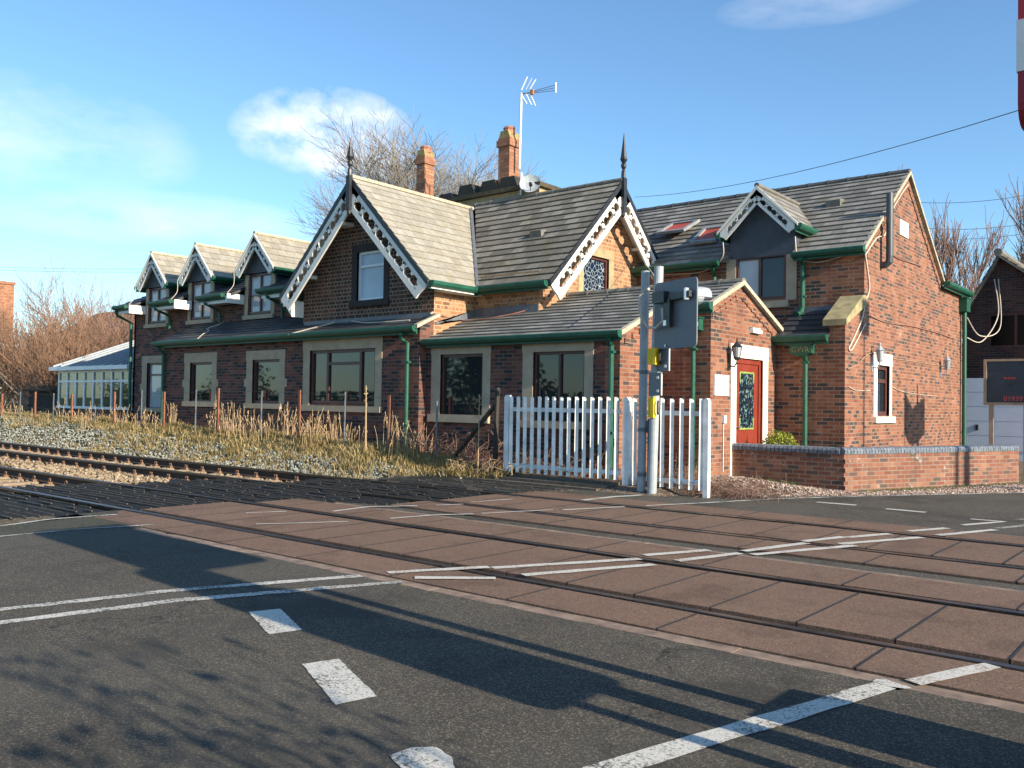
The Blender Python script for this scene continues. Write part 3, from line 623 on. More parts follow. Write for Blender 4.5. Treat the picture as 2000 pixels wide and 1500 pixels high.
# downpipes
pipe([(-13.3,12.5,2.8),(-13.3,12.55,2.65),(-13.3,12.69,2.6),(-13.3,12.69,-.3)],HS,.045,brk=[(-13.3,12.69,2.2),(-13.3,12.69,.9)])
pipe([(-23.0,12.5,2.8),(-23.0,12.69,2.6),(-23.0,12.69,-.3)],HS,.045)
pipe([(-8.42,12.76,2.55),(-8.42,12.89,2.4),(-8.42,12.89,-.3)],HS,.05,brk=[(-8.42,12.89,2.3),(-8.42,12.89,.9)])
hopper((-7.62,14.29,2.72),.45,HS,.22); pipe([(-7.56,14.2,2.7),(-7.56,14.24,2.5),(-7.56,14.24,-.3)],HS,.045,brk=[(-7.56,14.24,2.4)])
hp=hopper((-6.68,17.14,2.44),.44,HS,.18); pipe([(-6.62,17.0,2.45),(-6.62,17.09,2.3),(-6.62,17.09,-.3)],HS,.05,brk=[(-6.62,17.09,2.28)]); pipe([(-6.8,17.05,2.72),(-6.8,17.07,2.6)],HS,.05)
pipe([(-7.08,17.95,4.5),(-7.12,18.19,4.4),(-7.12,18.19,3.5),(-7.12,18.1,3.38),(-7.3+.16,17.95,3.32)],HS,.055,brk=[(-7.12,18.19,3.72)])
pipe([(-9.1,18.0,4.5),(-9.15,18.19,4.3),(-9.15,18.19,3.4)],HS,.045)
mb=MB(); mb.box(XR+.0,XR+.2,26.0,26.4,4.05,4.4); mb.box(XR-.0,XR+.22,25.97,26.43,4.4,4.43); mb.build('hopper',GREEN,HS)
pipe([(XR+.1,26.2,4.1),(XR+.1,26.2,-.3)],HS,.055); pipe([(-17.9,12.8,3.7),(-17.75,13.0,3.5),(-17.6,13.86,3.45),(-17.6,13.88,3.4)],HS,.04)
def text(s,size,loc,rot,mat,name,parent=None,ext=.002):
    cu=bpy.data.curves.new(name,'FONT'); cu.body=s; cu.size=size; cu.extrude=ext; cu.align_x='LEFT'
    o=bpy.data.objects.new(name,cu); COL.objects.link(o); dg=bpy.context.evaluated_depsgraph_get(); me=bpy.data.meshes.new_from_object(o.evaluated_get(dg)); bpy.data.objects.remove(o)
    me.transform(Matrix.Translation(loc)@rot.to_4x4()); off=V((0,0,0)); p=parent
    while p: off+=V(p.location); p=p.parent
    me.transform(Matrix.Translation(-off)); me.materials.clear(); me.materials.append(mat)
    o=bpy.data.objects.new(name,me); COL.objects.link(o); o.parent=parent; return o
ROTY=Matrix.Rotation(math.pi/2,3,'X')
GOLD=plain('gold_lettering',(.25,.2,.06),.5,.1,5)
text('GWR',.15,V((-6.86,16.965,2.475)),ROTY,GOLD,'lettering',hp)
# door
mb=MB(); d0,d1,_,dz=door; X=-7.25
mb.box(X-.09,X-.03,15.31,15.40,0,2.30); mb.box(X-.09,X-.03,16.41,16.50,0,2.30); mb.box(X-.09,X-.03,15.40,16.41,2.2,2.30); dd=mb.build('door',REDDOOR,HS)
mb=MB(); mb.box(X-.10,X-.055,15.40,16.41,0.02,2.2); mb.box(X-.055,X-.045,15.50,15.86,.15,.85); mb.box(X-.055,X-.045,15.95,16.31,.15,.85); mb.build('leaf',REDDOOR,dd)
mb=MB(); mb.box(X-.058,X-.05,15.58,16.22,.95,2.05); mb.build('glazing',GLDOOR,dd)
mb=MB(); 
for q in ((15.58,16.22,2.02,2.05),(15.58,16.22,.95,.98)): mb.box(X-.052,X-.044,*q)
for (y_,z_) in ((15.6,1.93),(16.2,1.93),(15.6,1.08),(16.2,1.08)): mb.prism([(X-.05,y_-.012,z_-.09),(X-.05,y_+.012,z_-.09),(X-.05,y_+.025,z_+.09),(X-.05,y_-.025,z_+.09)],(.006,0,0))
mb.build('glazing_border',DYEL,dd)
mb=MB(); mb.tube([(X-.05,15.47,1.0),(X+.02,15.47,1.0),(X+.02,15.55,1.0)],.012,6); mb.build('handle',SILV,dd)
mb=MB(); mb.box(X-.05,X+.02,15.09,15.31,0,2.30); mb.box(X-.05,X+.02,16.50,16.73,0,2.30); mb.box(X-.05,X+.022,15.06,16.75,2.30,2.55); mb.build('stone_surround',STONE_W,dd)
# chimneys
mb=MB(); mb.box(-16.9,-13.3,17.05,17.75,5.9,6.72); mb.build('chimney_base',STONE_O,HS)
mb=MB(); mb.box(-17.0,-13.2,16.95,17.85,6.72,6.83); mb.box(-17.0,-13.2,16.97,17.83,6.42,6.5); st_=mb.build('chimney_slab',plain('mossy_slab',(.07,.055,.03),.9,.6,6),HS)
for x in (-16.6,-15.85,-15.05,-14.4):
    mb=MB(); hgt=.2 if x<-16 else .33; mb.prism([(x-.34,17.15,6.83),(x+.34,17.15,6.83),(x+.2,17.15,6.83+hgt),(x-.22,17.15,6.83+hgt)],(0,.5,0)); mb.build('chimney_pot',POTB,st_)
def stack(x0,x1,y0,y1,z0,z1,lean=0):
    mb=MB(); mb.box(x0,x1,y0,y1,z0,z1-.33); mb.box(x0-.04,x1+.04,y0-.04,y1+.04,z1-.33,z1-.16); mb.box(x0-.01,x1+.01,y0-.01,y1+.01,z1-.16,z1-.1); c=mb.build('chimney',BR_CHIM,HS)
    cx,cy=(x0+x1)/2,(y0+y1)/2
    mb=MB(); mb.prism([(x0,y0,z1-.1),(x1,y0,z1-.1),(cx+.12,y0,z1+.08),(cx-.12,y0,z1+.08)],(0,y1-y0,0)); mb.build('flaunching',plain('chimney_lichen',(.30,.22,.09),.9,.45,9),c)
    mb=MB(); mb.lathe((cx,cy,z1+.02),[(.17,0),(.15,.12),(.17,.15),(.14,.2)],10); mb.build('chimney_pot',TERR,c)
    return c
p=on(994,350,1,17.4); dpt=.6367*abs(p.x)+.771*17.4; k=dpt/F
z_=lambda px,py,y: on(px,py,1,y).z
stack(p.x-.20,p.x+.17,17.2,17.62,6.83,z_(994,262,17.4)-.04)
p2=on(831,350,1,17.9); stack(p2.x-.17,p2.x+.16,17.7,18.08,5.8,z_(831,300,17.9)-.02)
# flue, roof vents, velux
mb=MB(); mb.tube([(XR-.02,19.30,4.42),(XR+.1,19.30,4.42),(XR+.17,19.30,4.48),(XR+.18,19.30,4.6),(XR+.18,19.30,5.93)],.075,12); mb.build('flue_pipe',plain('flue_dark',(.05,.06,.07),.4,.2,5),HS)
def rvent(x,y,z): 
    mb=MB(); mb.prism([(x-.16,y,z+.0),(x-.16,y+.3,z+.22),(x-.16,y-.02,z+.16)],(.32,0,0)); mb.build('roof_vent',RIDGE,HS)
rvent(-7.1,19.9,5.93); p=on(1092,426,1,15.9); rvent(-12.1,15.4,5.07)
def velux(x0,x1,y0,y1,open_):
    zz=lambda y:ry(y)+.05; mb=MB(); f=.09
    A0,A1=V((0,y0,zz(y0))),V((0,y1,zz(y1))); n=V((0,-.575,.818)); lift0=n*open_
    def bar(xa,xb,ya,yb):
        P=lambda x,y:V((x,y,zz(y)))+lift0*((y1-y)/(y1-y0))
        mb.prism([P(xa,ya),P(xb,ya),P(xb,yb),P(xa,yb)],n*.07)
    bar(x0,x1,y0,y0+f); bar(x0,x1,y1-f,y1); bar(x0,x0+f,y0+f,y1-f); bar(x1-f,x1,y0+f,y1-f); w=mb.build('roof_window',plain('roof_window_frame',(.25,.26,.26),.5,.2,5),HS)
    mb=MB(); P=lambda x,y:V((x,y,zz(y)))+lift0*((y1-y)/(y1-y0)); mb.prism([P(x0+f,y0+f),P(x1-f,y0+f),P(x1-f,y1-f),P(x0+f,y1-f)],n*.03); mb.build('blind',REDB,w)
velux(-11.25,-10.45,19.25,20.0,.16); velux(-10.1,-9.42,18.8,19.55,.03)
# ------------------------------------------------ things fixed to the house
t=thing('conservatory','white framed conservatory with arched panes and ribbed sloping roof at the left of the house','conservatory',(-31.5,15,0))
cx0,cx1,cy=-34.95,-29.2,15.0
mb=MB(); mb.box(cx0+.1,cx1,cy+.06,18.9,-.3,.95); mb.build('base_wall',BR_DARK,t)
mb=MB(); mb.box(cx0,cx1+.05,cy-.03,cy+.1,.95,1.04); n=8
for i in range(n+1):
    x=cx0+.1+(cx1-cx0-.2)*i/n; mb.box(x-.05,x+.05,cy,cy+.08,1.04,2.36)
mb.box(cx0+.05,cx1,cy+.005,cy+.075,1.92,2.0); mb.box(cx0+.05,cx1,cy+.003,cy+.077,2.28,2.38)
for i in range(5):
    y=cy+.2+i*.9; mb.box(cx0+.03,cx0+.1,y-.05,y+.05,1.04,2.36); mb.box(cx1-.1,cx1-.03,y-.05,y+.05,1.04,2.36)
for x in (cx0+.03,cx1-.1):
    for z in (.95,2.27): mb.box(x+.001,x+.069,cy+.05,18.9,z+.002,z+.088)
mb.build('frame',WPVC,t)
mb=MB(); mb.box(cx0+.06,cx1-.02,cy+.04,cy+.05,1.0,2.34); mb.build('glazing',glass('conservatory_glass',(.08,.075,.04),.6),t)
mb=MB()
for i in range(n):
    xa=cx0+.15+(cx1-cx0-.2)*i/n; xb=xa+(cx1-cx0-.2)/n-.1; zc=1.72
    arc=[(xa+(xb-xa)*(.5-.5*math.cos(math.pi*k/8)),zc+.16*math.sin(math.pi*k/8)) for k in range(9)]
    mb.tube([(x,cy+.035,z) for x,z in arc],.008,4,False)
mb.build('arch_bars',WPVC,t)
mb=MB(); mb.prism([(cx0-.15,cy-.15,2.38),(cx0-.15,cy-.15,2.5),(cx0-.15,19,4.05),(cx0-.15,19,3.95)],(cx1-cx0+2.2,0,0)); mb.build('roof',plain('polycarbonate_grey',(.12,.15,.19),.45,.15,3),t)
mb=MB()
for i in range(12):
    x=cx0-.1+i*.66; mb.prism([(x,cy-.15,2.5),(x,cy-.15,2.56),(x,19,4.11),(x,19,4.05)],(.06,0,0))
mb.build('roof_bars',GALV,t)
mb=MB(); mb.box(cx0-.2,cx1+.1,cy-.25,cy-.12,2.36,2.5); mb.build('gutter',WPVC,t)
def lantern(x,y,z,label,mat=None,s=1):
    t=thing('wall_lantern',label,'lantern',(x,y,z)); mt=mat or BLACKP
    mb=MB(); mb.box(x,x+.025,y-.04,y+.04,z-.22,z+.08); mb.tube([(x+.02,y,z-.14),(x+.12,y,z-.16),(x+.17,y,z-.08),(x+.17,y,z-.03)],.014,6); mb.build('bracket',mt,t)
    mb=MB(); c=(x+.17,y,z); mb.lathe(c,[(.04,-.04),(.065,0),(.07,.01)],6); mb.lathe(c,[(.115,.2),(.10,.215),(.04,.27),(.015,.3),(.02,.33),(.004,.37)],6)
    for k in range(6):
        an=2*math.pi*k/6; a=V(c)+V((0,0,1)).orthogonal().normalized()*0+V((math.cos(an)*.062,math.sin(an)*.062,.01)); b=V(c)+V((math.cos(an)*.1,math.sin(an)*.1,.2)); mb.tube([a,b],.006,4)
    mb.build('cage',mt,t)
    mb=MB(); mb.lathe(c,[(.055,.012),(.092,.198)],6); mb.build('glass',GLC,t); return t
lantern(-7.25,15.0,2.27,'black carriage lantern on the sunlit brick left of the red door')
lantern(XR,18.72,2.38,'silver grey carriage lantern on the gable wall just left of the narrow window',GALV)
lantern(XR,24.1,2.43,'silver grey carriage lantern on the gable wall near its right end',GALV)
def plq(ya,yb,za,zb,x,label,nm,cat): mb=MB(); mb.box(x,x+.025,ya,yb,za,zb); return tag(mb.build(nm,STONE_W,None),label,cat)
mb=MB(); mb.box(-7.25,-7.22,14.42,14.98,1.58,1.95); tag(mb.build('notice_board',WHITE2),'blank white notice board on the sunlit porch brick left of the door','board')
mb=MB(); mb.box(XR,XR+.03,20.55,21.2,5.28,5.62); tag(mb.build('wall_plaque',STONE_W),'blank cream stone plaque high on the right gable','plaque')
mb=MB(); mb.box(-7.25,-7.17,15.9,16.3,2.80,2.87); mb.box(-7.25,-7.19,15.92,16.28,2.87,2.9); tag(mb.build('bulkhead_light',WPVC),'small white oblong light above the red door','light')
mb=MB(); mb.box(-7.25,-7.2,14.76,14.86,1.08,1.22); mb.tube([(-7.235,14.8,1.08),(-7.235,14.8,.2)],.008,5); tag(mb.build('meter_box',WPVC),'little white switch box with a cable down the porch wall','box')
# aerial
ap=on(1013,262,1,17.4); at_=on(1018,182,1,17.4); zt=at_.z
t=thing('tv_aerial','white television aerial with crossed elements on a tall mast beside the chimney','aerial',(ap.x+.02,17.4,ap.z-.9))
mx=ap.x+.04; dz=zt; ft=k
mb=MB(); mb.tube([(mx,17.4,ap.z-.9),(mx+.03,17.4,zt)],.032,6); mb.build('mast',WHITE,t)
mb=MB(); dirv=V((.97,.25,0)).normalized(); base=V((mx+.03,17.4,zt-.02)); tip=base+dirv*.95+V((0,0,.03))
for o in (-.07,0,.07): mb.tube([base+dirv*.25+V((0,0,o*.3)),tip+V((0,0,o))],.008,4)
mb.tube([base,base+dirv*.3],.015,4); mb.build('boom',WIREM,t)
mb=MB(); mb.tube([tip+V((0,0,-.13)),tip+V((0,0,.13))],.02,5)
for o in (0,.13,.24): 
    b=base+dirv*o; mb.tube([b+V((0,0,.10)),b+dirv*.16+V((0,0,.42-o*.4))],.016 if o!=.13 else .008,5); mb.tube([b+V((0,0,-.02)),b+dirv*.16+V((0,0,-.28-o*.35))],.016,5)
mb.build('elements',WHITE,t)
mb=MB(); q=base+dirv*.3; mb.box(q.x-.05,q.x+.05,q.y-.03,q.y+.03,q.z-.06,q.z+.06); mb.build('dipole_box',plain('aerial_orange',(.6,.22,.05),.5,.1,5),t)
sp=on(1036,362,1,16.9)
t=thing('satellite_dish','grey satellite dish behind the ridge beside the tall chimney','dish',(sp.x,16.9,sp.z-.2))
mb=MB(); ax=V((.45,-.75,.35)).normalized(); mb.lathe(sp,[(.005,0),(.12,.012),(.2,.04),(.26,.08),(.262,.085),(.2,.05),(.12,.022)],20,ax); mb.build('dish',GALV,t)
mb=MB(); e=sp+ax*.3+V((.05,0,-.16)); mb.tube([sp+V((0,0,-.2)),e],.012,5); mb.lathe(e,[(.04,-.04),(.045,.05)],8,-ax); mb.tube([sp-ax*.02,sp+V((-.1,.12,-.3)),sp+V((-.1,.12,-.5))],.02,6); mb.build('arm',BLACKP,t)
mb=MB(); sp2=on(1018,345,1,17.0); mb.tube([sp2+V((0,0,-.5)),sp2+V((0,0,.1))],.03,6); mb.tube([sp2+V((-.05,0,.0)),sp2+V((.05,0,.0))],.02,5); tag(mb.build('vent_mast',WHITE),'short white mast between the tall chimney and the dish','mast')
# cables draped on the front
def cable(pts,r,label,mat=CABW,n=14,sag=0):
    P=[V(p) for p in pts]; out=[]
    for i in range(len(P)-1):
        p0=P[max(0,i-1)];p1=P[i];p2=P[i+1];p3=P[min(len(P)-1,i+2)]
        for k in range(n):
            t=k/n; q=.5*((2*p1)+(p2-p0)*t+(2*p0-5*p1+4*p2-p3)*t*t+(3*p1-p0-3*p2+p3)*t**3); q.z-=sag*4*t*(1-t); out.append(q)
    out.append(P[-1]); mb=MB(); mb.tube(out,r,5); return tag(mb.build('cable',mat),label,'cable')
def sa(px,py,lift=.03): # point on lean-to A or B roof
    d=ray(px,py); o=V((0,0,H))
    for y0,z0,s in ((12.6,2.93,.45),): 
        n=V((0,-s,1)); t=(z0-s*y0-n.dot(o))/n.dot(d); return o+d*t+V((0,0,lift))
def sb(px,py,lift=.03):
    d=ray(px,py); o=V((0,0,H)); n=V((0,-.414,1)); t=(2.70-.414*13-n.dot(o))/n.dot(d); return o+d*t+V((0,0,lift+.02))
cable([sa(563,656),sa(600,646),sa(640,636),sa(672,626),sa(690,630),sa(715,633),sa(760,631),sa(800,628)],.014,'pale cable drooping over the dark lean-to roof under the left gable')
cable([sa(386,664),sa(396,655),sa(408,648),sa(405,644),sa(430,635),sa(437,629)],.012,'thin pale cable down the dark slate roof below the dormers')
cable([(-12.93,13.0,3.22),sb(883,612,.22),sb(915,603,.25),sb(930,598,.28),sb(950,605,.2),sb(980,612),sb(1010,609),sb(1040,604),sb(1070,593),sb(1100,580)],.022,'thick pale cable looping up the grey roof to the porch ridge')
cable([(-12.95,13.35,3.2)]+[sb(*p) for p in ((900,630),(950,627),(1000,618),(1040,607),(1070,596))],.012,'red cable running along the grey lean-to roof',plain('cable_red',(.3,.12,.09),.5,.1,5))
X6=XR+.02
def wv(px,py): y,z=bz(px,py,X6); return (X6,y,z)
cable([wv(1690,497),wv(1698,560),wv(1690,590),wv(1684,620),wv(1672,650),wv(1662,672),wv(1658,680),wv(1662,684),wv(1672,668),wv(1690,632)],.016,'white cable hanging in a loop down the left edge of the right gable')
cable([wv(1690,498),wv(1712,465),wv(1728,458),wv(1738,420),wv(1760,380),wv(1774,360)],.016,'white cable climbing the right gable past the flue')
cable([wv(1700,617),wv(1725,628),wv(1750,633),wv(1775,636),wv(1800,642),wv(1830,650),wv(1858,660)],.012,'dark wavy cable across the middle of the right gable',plain('cable_brown',(.25,.13,.09),.7,.2,5))
cable([wv(1738,494),wv(1755,505),wv(1775,512),wv(1800,520)],.011,'short dark cable high across the right gable',plain('cable_brown2',(.25,.13,.09),.7,.2,5))
cable([wv(1656,720),wv(1675,712),wv(1700,690),wv(1740,700),wv(1780,705),wv(1820,712),wv(1862,716)],.009,'thin cable linking the two gable lanterns',plain('cable_tan',(.4,.25,.17),.7,.2,5))
cable([wv(1657,755),wv(1672,762),wv(1700,763)],.008,'short pale cable low on the left of the gable wall')
cable([wv(1741,755),wv(1760,764),wv(1790,770),wv(1830,774)],.008,'faint pale cable low on the right of the narrow window')
def yv(px,py,y): x,z=az(px,py,y); return (x,y,z)
cable([yv(1553,462,17.9),yv(1556,495,17.95),yv(1566,508,18.2),yv(1600,512,18.22),yv(1640,502,18.22),yv(1685,493,18.2)],.013,'pale cable hanging from the wing dormer to the gable corner')
cable([yv(1412,473,17.9),yv(1412,500,17.95),yv(1395,520,18.1),yv(1360,533,18.2),yv(1300,536,18.2),yv(1262,540,18.2),yv(1236,537,18.2),yv(1234,560,18.2)],.012,'pale cable strung under the wing gutter left of the dormer')
cable([yv(1262,517,16.5),yv(1272,530,15),yv(1280,545,13)],.010,'thin cable dropping from the gable to the grey posts')
for cx,lb in zip(DC,('leftmost','middle','rightmost')):
    cable([(cx-.86,13.68,4.8),(cx-.84,13.66,4.5),(cx-.80,13.45,4.26)],.009,'thin pale cable hanging below the %s of the three small dormers'%lb)
cable([(XR+.16,26.2,3.9),(-5.55,27,3.45),(-5.25,28,3.75),yv(1950,545,28.4)],.015,'white cable sagging from the green downpipe to the garage, the upper one')
cable([(XR+.16,26.2,3.35),(-5.5,27,3.3),(-5.3,28,4.1),yv(1942,545,28.4)],.015,'white cable sagging from the green downpipe to the garage, the lower one')
# ================================================================== GROUND
def lerp(a,b,t): t=max(0,min(1,t)); return a+(b-a)*t
def gh(x,y):
    if y<4.62: 
        h=-.035 if x>-10.9 or y<3.3 else -.2
        if x<-10.9 and y>=3.0: h=lerp(-.035,-.22,(y-3.0)/.5)
        return h
    if y<11.05:
        if x>-8.6 and y>10.6: return -.1
        b=-.24
        if x<-14 and y>10.9: b=-.24
        return b
    if x<-10.2:
        zt=np.interp(-x,[10.2,12,13,16,20,27,45],[.12,.22,.42,.52,.58,.68,.85])
        zt*=lerp(0,1,(-10.2-x)/.8) if x>-11 else 1
        if x<-14: f=(y-11.05)/1.3
        else: f=(y-11.2)/1.0
        f=max(0,min(1,f)); f=f*f*(3-2*f); h=-.24+(zt+.24)*f
        if y>12.4 and x>-34: h=lerp(h,.05 if x>-17.4 else .25,(y-12.4)/.5)
        return h
    if y<13.2: 
        return lerp(-.03,.10,(y-11.7)/.5) if x<-6.6 else -.03
    return -.03
xs=list(np.arange(-60,-26,1.0))+list(np.arange(-26,-10.9,.25))+[-10.9,-10.89,-10.6,-10.2,-9.8,-9,-8.61,-8.59,-8,-7,-6.6,-6.5,-6]+list(np.arange(-5,12,1.0))
ys=[-60,-30,-10,0,2,3,3.25,3.5,4,4.61,4.63,6,8,10,10.59,10.61,11.04]+list(np.arange(11.1,13.3,.14))+[13.6,14,16,20,26,40,60]
xs=sorted(set([-1500,-600,-250,-120]+xs+[20,60,200,600,1500])); ys=sorted(set([-1500,-500,-150]+ys+[100,200,600,1500]))
V_=[];F_=[]
for j,y in enumerate(ys):
    for i,x in enumerate(xs):
        n=(math.sin(x*1.7+y*.9)+math.sin(x*.63-y*2.1))*.02 if (y>11.2 and x<-11) else 0
        V_.append((x,y,gh(x,y)+n))
nx=len(xs)
for j in range(len(ys)-1):
    for i in range(nx-1): F_.append((j*nx+i,j*nx+i+1,(j+1)*nx+i+1,(j+1)*nx+i))
me=bpy.data.meshes.new('ground'); me.from_pydata(V_,[],F_); 
for m in (FIELD,BAL,SOIL,GRAV): me.materials.append(m)
for p in me.polygons:
    c=p.center
    if abs(c.x)>60 or c.y<-11 or c.y>45: p.material_index=0
    elif 3.2<c.y<11.6 and c.x<10: p.material_index=1
    elif c.y<3.2: p.material_index=2
    elif c.x<-10.3: p.material_index=2
    else: p.material_index=3
o=bpy.data.objects.new('ground',me); COL.objects.link(o); kind(o,'structure')
def sheet(name,poly,z,mat,th=.0,kindv='structure'):
    mb=MB(); mb.poly([(p[0],p[1],z) for p in poly])
    if th: 
        n=len(poly)
        for i in range(n):
            a,b=poly[i],poly[(i+1)%n]; mb.poly([(a[0],a[1],z),(b[0],b[1],z),(b[0],b[1],z-th),(a[0],a[1],z-th)])
    o=mb.build(name,mat); o['kind']=kindv; return o
G=lambda px,py:(lambda v:(v.x,v.y))(g(px,py))
# near road; ragged edge towards the deck kerb
e=[]; x=9.0
while x>-9.0: e.append((x,4.615+random.uniform(-.015,.02))); x-=.09
fillp=1
pathL=[G(300,1025),G(150,1034),G(0,1048)]
sheet('road',[(9,-6),(9,4.6)]+e[1:]+[(-9.02,4.60),pathL[1],pathL[2],(-10.5,1.5),(-17,-6)],0,ASPH,.3)
sheet('footpath',[(-9.02,4.60),(-9.0,4.785),(-10.54,4.79),(-10.6,5.3),G(230,1003),G(100,1012),G(0,1026),(-11.5,1.5),(-19,-6),(-17,-6),(-10.5,1.5),pathL[2],pathL[1]],-.002,ASPH2,.2)
# far road
far=[G(1000,958),G(1140,975-10),(-7.6,12.1),(-6.9,12.95),(-6.3,13.35),(-5.4,13.45),G(1519,973),(-4.6,14.1),G(1700,967),G(2000,961),(0,21.5),(6,28),(12,28),(12,11.13),(-8.2,11.13)]
sheet('road',[(12,11.13),(-8.3,11.13),(-8.2,12.0),(-7.55,12.3),(-6.9,12.95),(-6.3,13.38),(-5.46,13.3),(-4.7,14.4),(-2.86,17.25),(0,21.5),(6,28),(12,28)],-.004,ASPH,.2)
sheet('road',[(12,7.80),(12,8.09),(-8.95,8.03),(-9.6,7.86),(-9.4,7.72),(-5,7.80)],-.012,ASPH,.2)
# crossing deck of moulded panels
seam=MB(); mb=MB()
def panels(y0,y1,xl,step,x0=None,gap=.013,xe=5.0):
    x=xe
    while x>xl+.05:
        xa=max(xl,x-step); seam.box(x-gap/2-.001,x+gap/2+.001,y0+.004,y1-.004,-.08,.0015); mb.box(xa+gap/2,x-gap/2,y0,y1,-.09+random.uniform(-.002,.002),random.uniform(-.004,.0)); x=xa
panels(4.80,5.34,-10.55,1.2,xe=4.42); panels(5.56,6.78,-10.5,.605,xe=5.06); panels(6.99,7.68,-10.2,1.2,xe=4.8)
panels(8.12,8.79,-8.8,1.2,xe=4.6); panels(9.01,10.24,-8.75,.605,xe=5.0); panels(10.46,11.12,-8.65,1.2,xe=4.7)
dk=mb.build('crossing_deck',DECK); kind(dk,'structure'); kind(seam.build('deck_seam',plain('rubber_seam',(.022,.02,.02),.8,.3,9)),'structure')
mb=MB() # edge beams, chipped
def beam(y0,y1,xl,z=-.006,L=2.4):
    x=5.0
    while x>xl:
        xa=max(xl,x-L); n=14; pts=[]
        for i in range(n+1): pts.append((xa+.006+(x-xa-.012)*i/n,y0+random.uniform(0,.012)))
        for i in range(n,-1,-1):
            d=random.uniform(0,.008)+(random.uniform(.02,.05) if random.random()<.07 else 0); pts.append((xa+.006+(x-xa-.012)*i/n,y1-d))
        mb.prism([(p[0],p[1],z-.1) for p in pts],(0,0,.1)); x=xa
beam(4.63,4.775,-9.0); beam(7.705,7.80,-9.5,-.008)
kind(mb.build('edge_beam',CONC),'structure')
# rails
def rail(yc,label,x1=5.0,xs=-70):
    t=thing('rail',label,'rail',(-20,yc,0))
    pts=[(-.036,-.006),(-.030,0),(.030,0),(.036,-.006),(.036,-.035),(.009,-.045),(.009,-.135),(.07,-.150),(.07,-.16),(-.07,-.16),(-.07,-.150),(-.009,-.135),(-.009,-.045),(-.036,-.035)]
    # gentle curve to the north-west beyond the deck
    N=[x1,-8,-11,-14,-18,-23,-29,-36,-45,-56,-70]
    cur=lambda x: 0 if x>-9 else .00165*(x+9)**2*.55
    for nm,idx,mat in (('rail_head',(13,0,1,2,3,4),RAILH),('rail_web',(4,5,6,7,8,9,10,11,12,13),RAILB)):
        mb=MB()
        for a,b in zip(N,N[1:]):
            for k in range(len(idx)-1):
                p,q=pts[idx[k]],pts[idx[k+1]]; mb.poly([(a,yc+cur(a)+p[0],p[1]),(a,yc+cur(a)+q[0],q[1]),(b,yc+cur(b)+q[0],q[1]),(b,yc+cur(b)+p[0],p[1])])
        if nm=='rail_head': mb.poly([(x1,yc+p[0],p[1]) for p in pts[:5]])
        mb.build(nm,mat,t)
    return t
CUR=lambda x: 0 if x>-9 else .0009*(x+9)**2
rail(5.42,'nearest rail to the camera, running through the brown crossing panels'); rail(6.91,'second rail from the camera, far rail of the near track'); rail(8.88,'third rail from the camera, near rail of the far track'); rail(10.37,'farthest rail, the one beside the grassy bank and the house')
# sleepers with clips on both tracks
def sleeper(x,ya,label,grp,light):
    t=thing('sleeper',label,'sleeper',(x,(ya+ya+1.49)/2,-.17),grp)
    mb=MB(); yc=ya+.745; mb.prism([(x-.13,yc-1.25,-.30),(x+.13,yc-1.25,-.30),(x+.10,yc-1.25,-.165),(x-.10,yc-1.25,-.165)],(0,2.5,0)); mb.build('body',CONCS,t)
    for yy in (ya-.1,ya+.1,ya+1.39,ya+1.59):
        mb=MB(); s_=1 if yy in (ya+.1,ya+1.59) else -1
        if light:
            P=[(x-.05,yy-.02*s_,-.145)]; mb.tube([(x+.035*math.cos(a),yy,-.10+.035*math.sin(a)) for a in [k*math.pi/4 for k in range(9)]],.011,5); mb.box(x-.04,x+.04,yy-.035,yy+.035,-.165,-.13)
        else:
            mb.box(x-.045,x+.045,yy-.03,yy+.03,-.165,-.12); mb.tube([(x-.03,yy,-.12),(x-.03,yy,-.06)],.012,5); mb.tube([(x+.03,yy,-.12),(x+.03,yy,-.06)],.012,5)
        mb.build('rail_clip',CLIP,t)
    return t
pa=sleeper(-14.2,5.42,'concrete sleeper of the near track with round rail clips, left of the crossing','sleepers of the near track',True)
pb=sleeper(-12.4,8.88,'concrete sleeper of the far track with upright rail clips, left of the crossing','sleepers of the far track',False)
for i in range(1,46):
    c=copy_tree(pa); c.location.x=-14.2-.66*i; c.location.y+=CUR(c.location.x)
for i in range(1,56):
    c=copy_tree(pb); c.location.x=-12.4-.66*i; c.location.y+=CUR(c.location.x)
# anti-trespass timbers beside the deck
def guard(y0,y1,xr,xl,n,label,mat=TIMB,slant=0,ztop=-.015,hh=.14):
    t=thing('trespass_guard',label,'trespass guard',((xr+xl)/2,(y0+y1)/2,-.2))
    mb=MB()
    for i in range(n):
        y=y0+(y1-y0)*(i+.5)/n; w=(y1-y0)/n*.44; a=xl+random.uniform(-.25,.25); b=xr+slant*(y-y0)
        mb.prism([(a,y-w,ztop-hh),(a,y+w*.9,ztop-hh),(a,y+random.uniform(-.01,.01),ztop+random.uniform(-.01,.01))],(b-a,0,0))
    mb.build('arris_timbers',mat,t)
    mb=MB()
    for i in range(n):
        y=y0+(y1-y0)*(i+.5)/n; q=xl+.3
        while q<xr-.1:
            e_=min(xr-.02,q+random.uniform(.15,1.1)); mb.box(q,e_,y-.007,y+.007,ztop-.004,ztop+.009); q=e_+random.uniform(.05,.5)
    kind(mb.build('arris_highlight',TIMB2,t),'stuff')  # paler strips along the crests, a highlight put on by colour
    mb=MB()
    for q in (.15,.5,.85): x=xl+(xr-xl)*q; mb.box(x-.06,x+.06,y0,y1,ztop-hh-.08,ztop-hh+.01)
    mb.build('bearer',mat,t); return t
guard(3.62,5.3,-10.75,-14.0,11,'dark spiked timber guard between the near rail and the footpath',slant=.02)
guard(5.52,6.83,-10.58,-14.5,9,'dark spiked timber guard between the two rails of the near track')
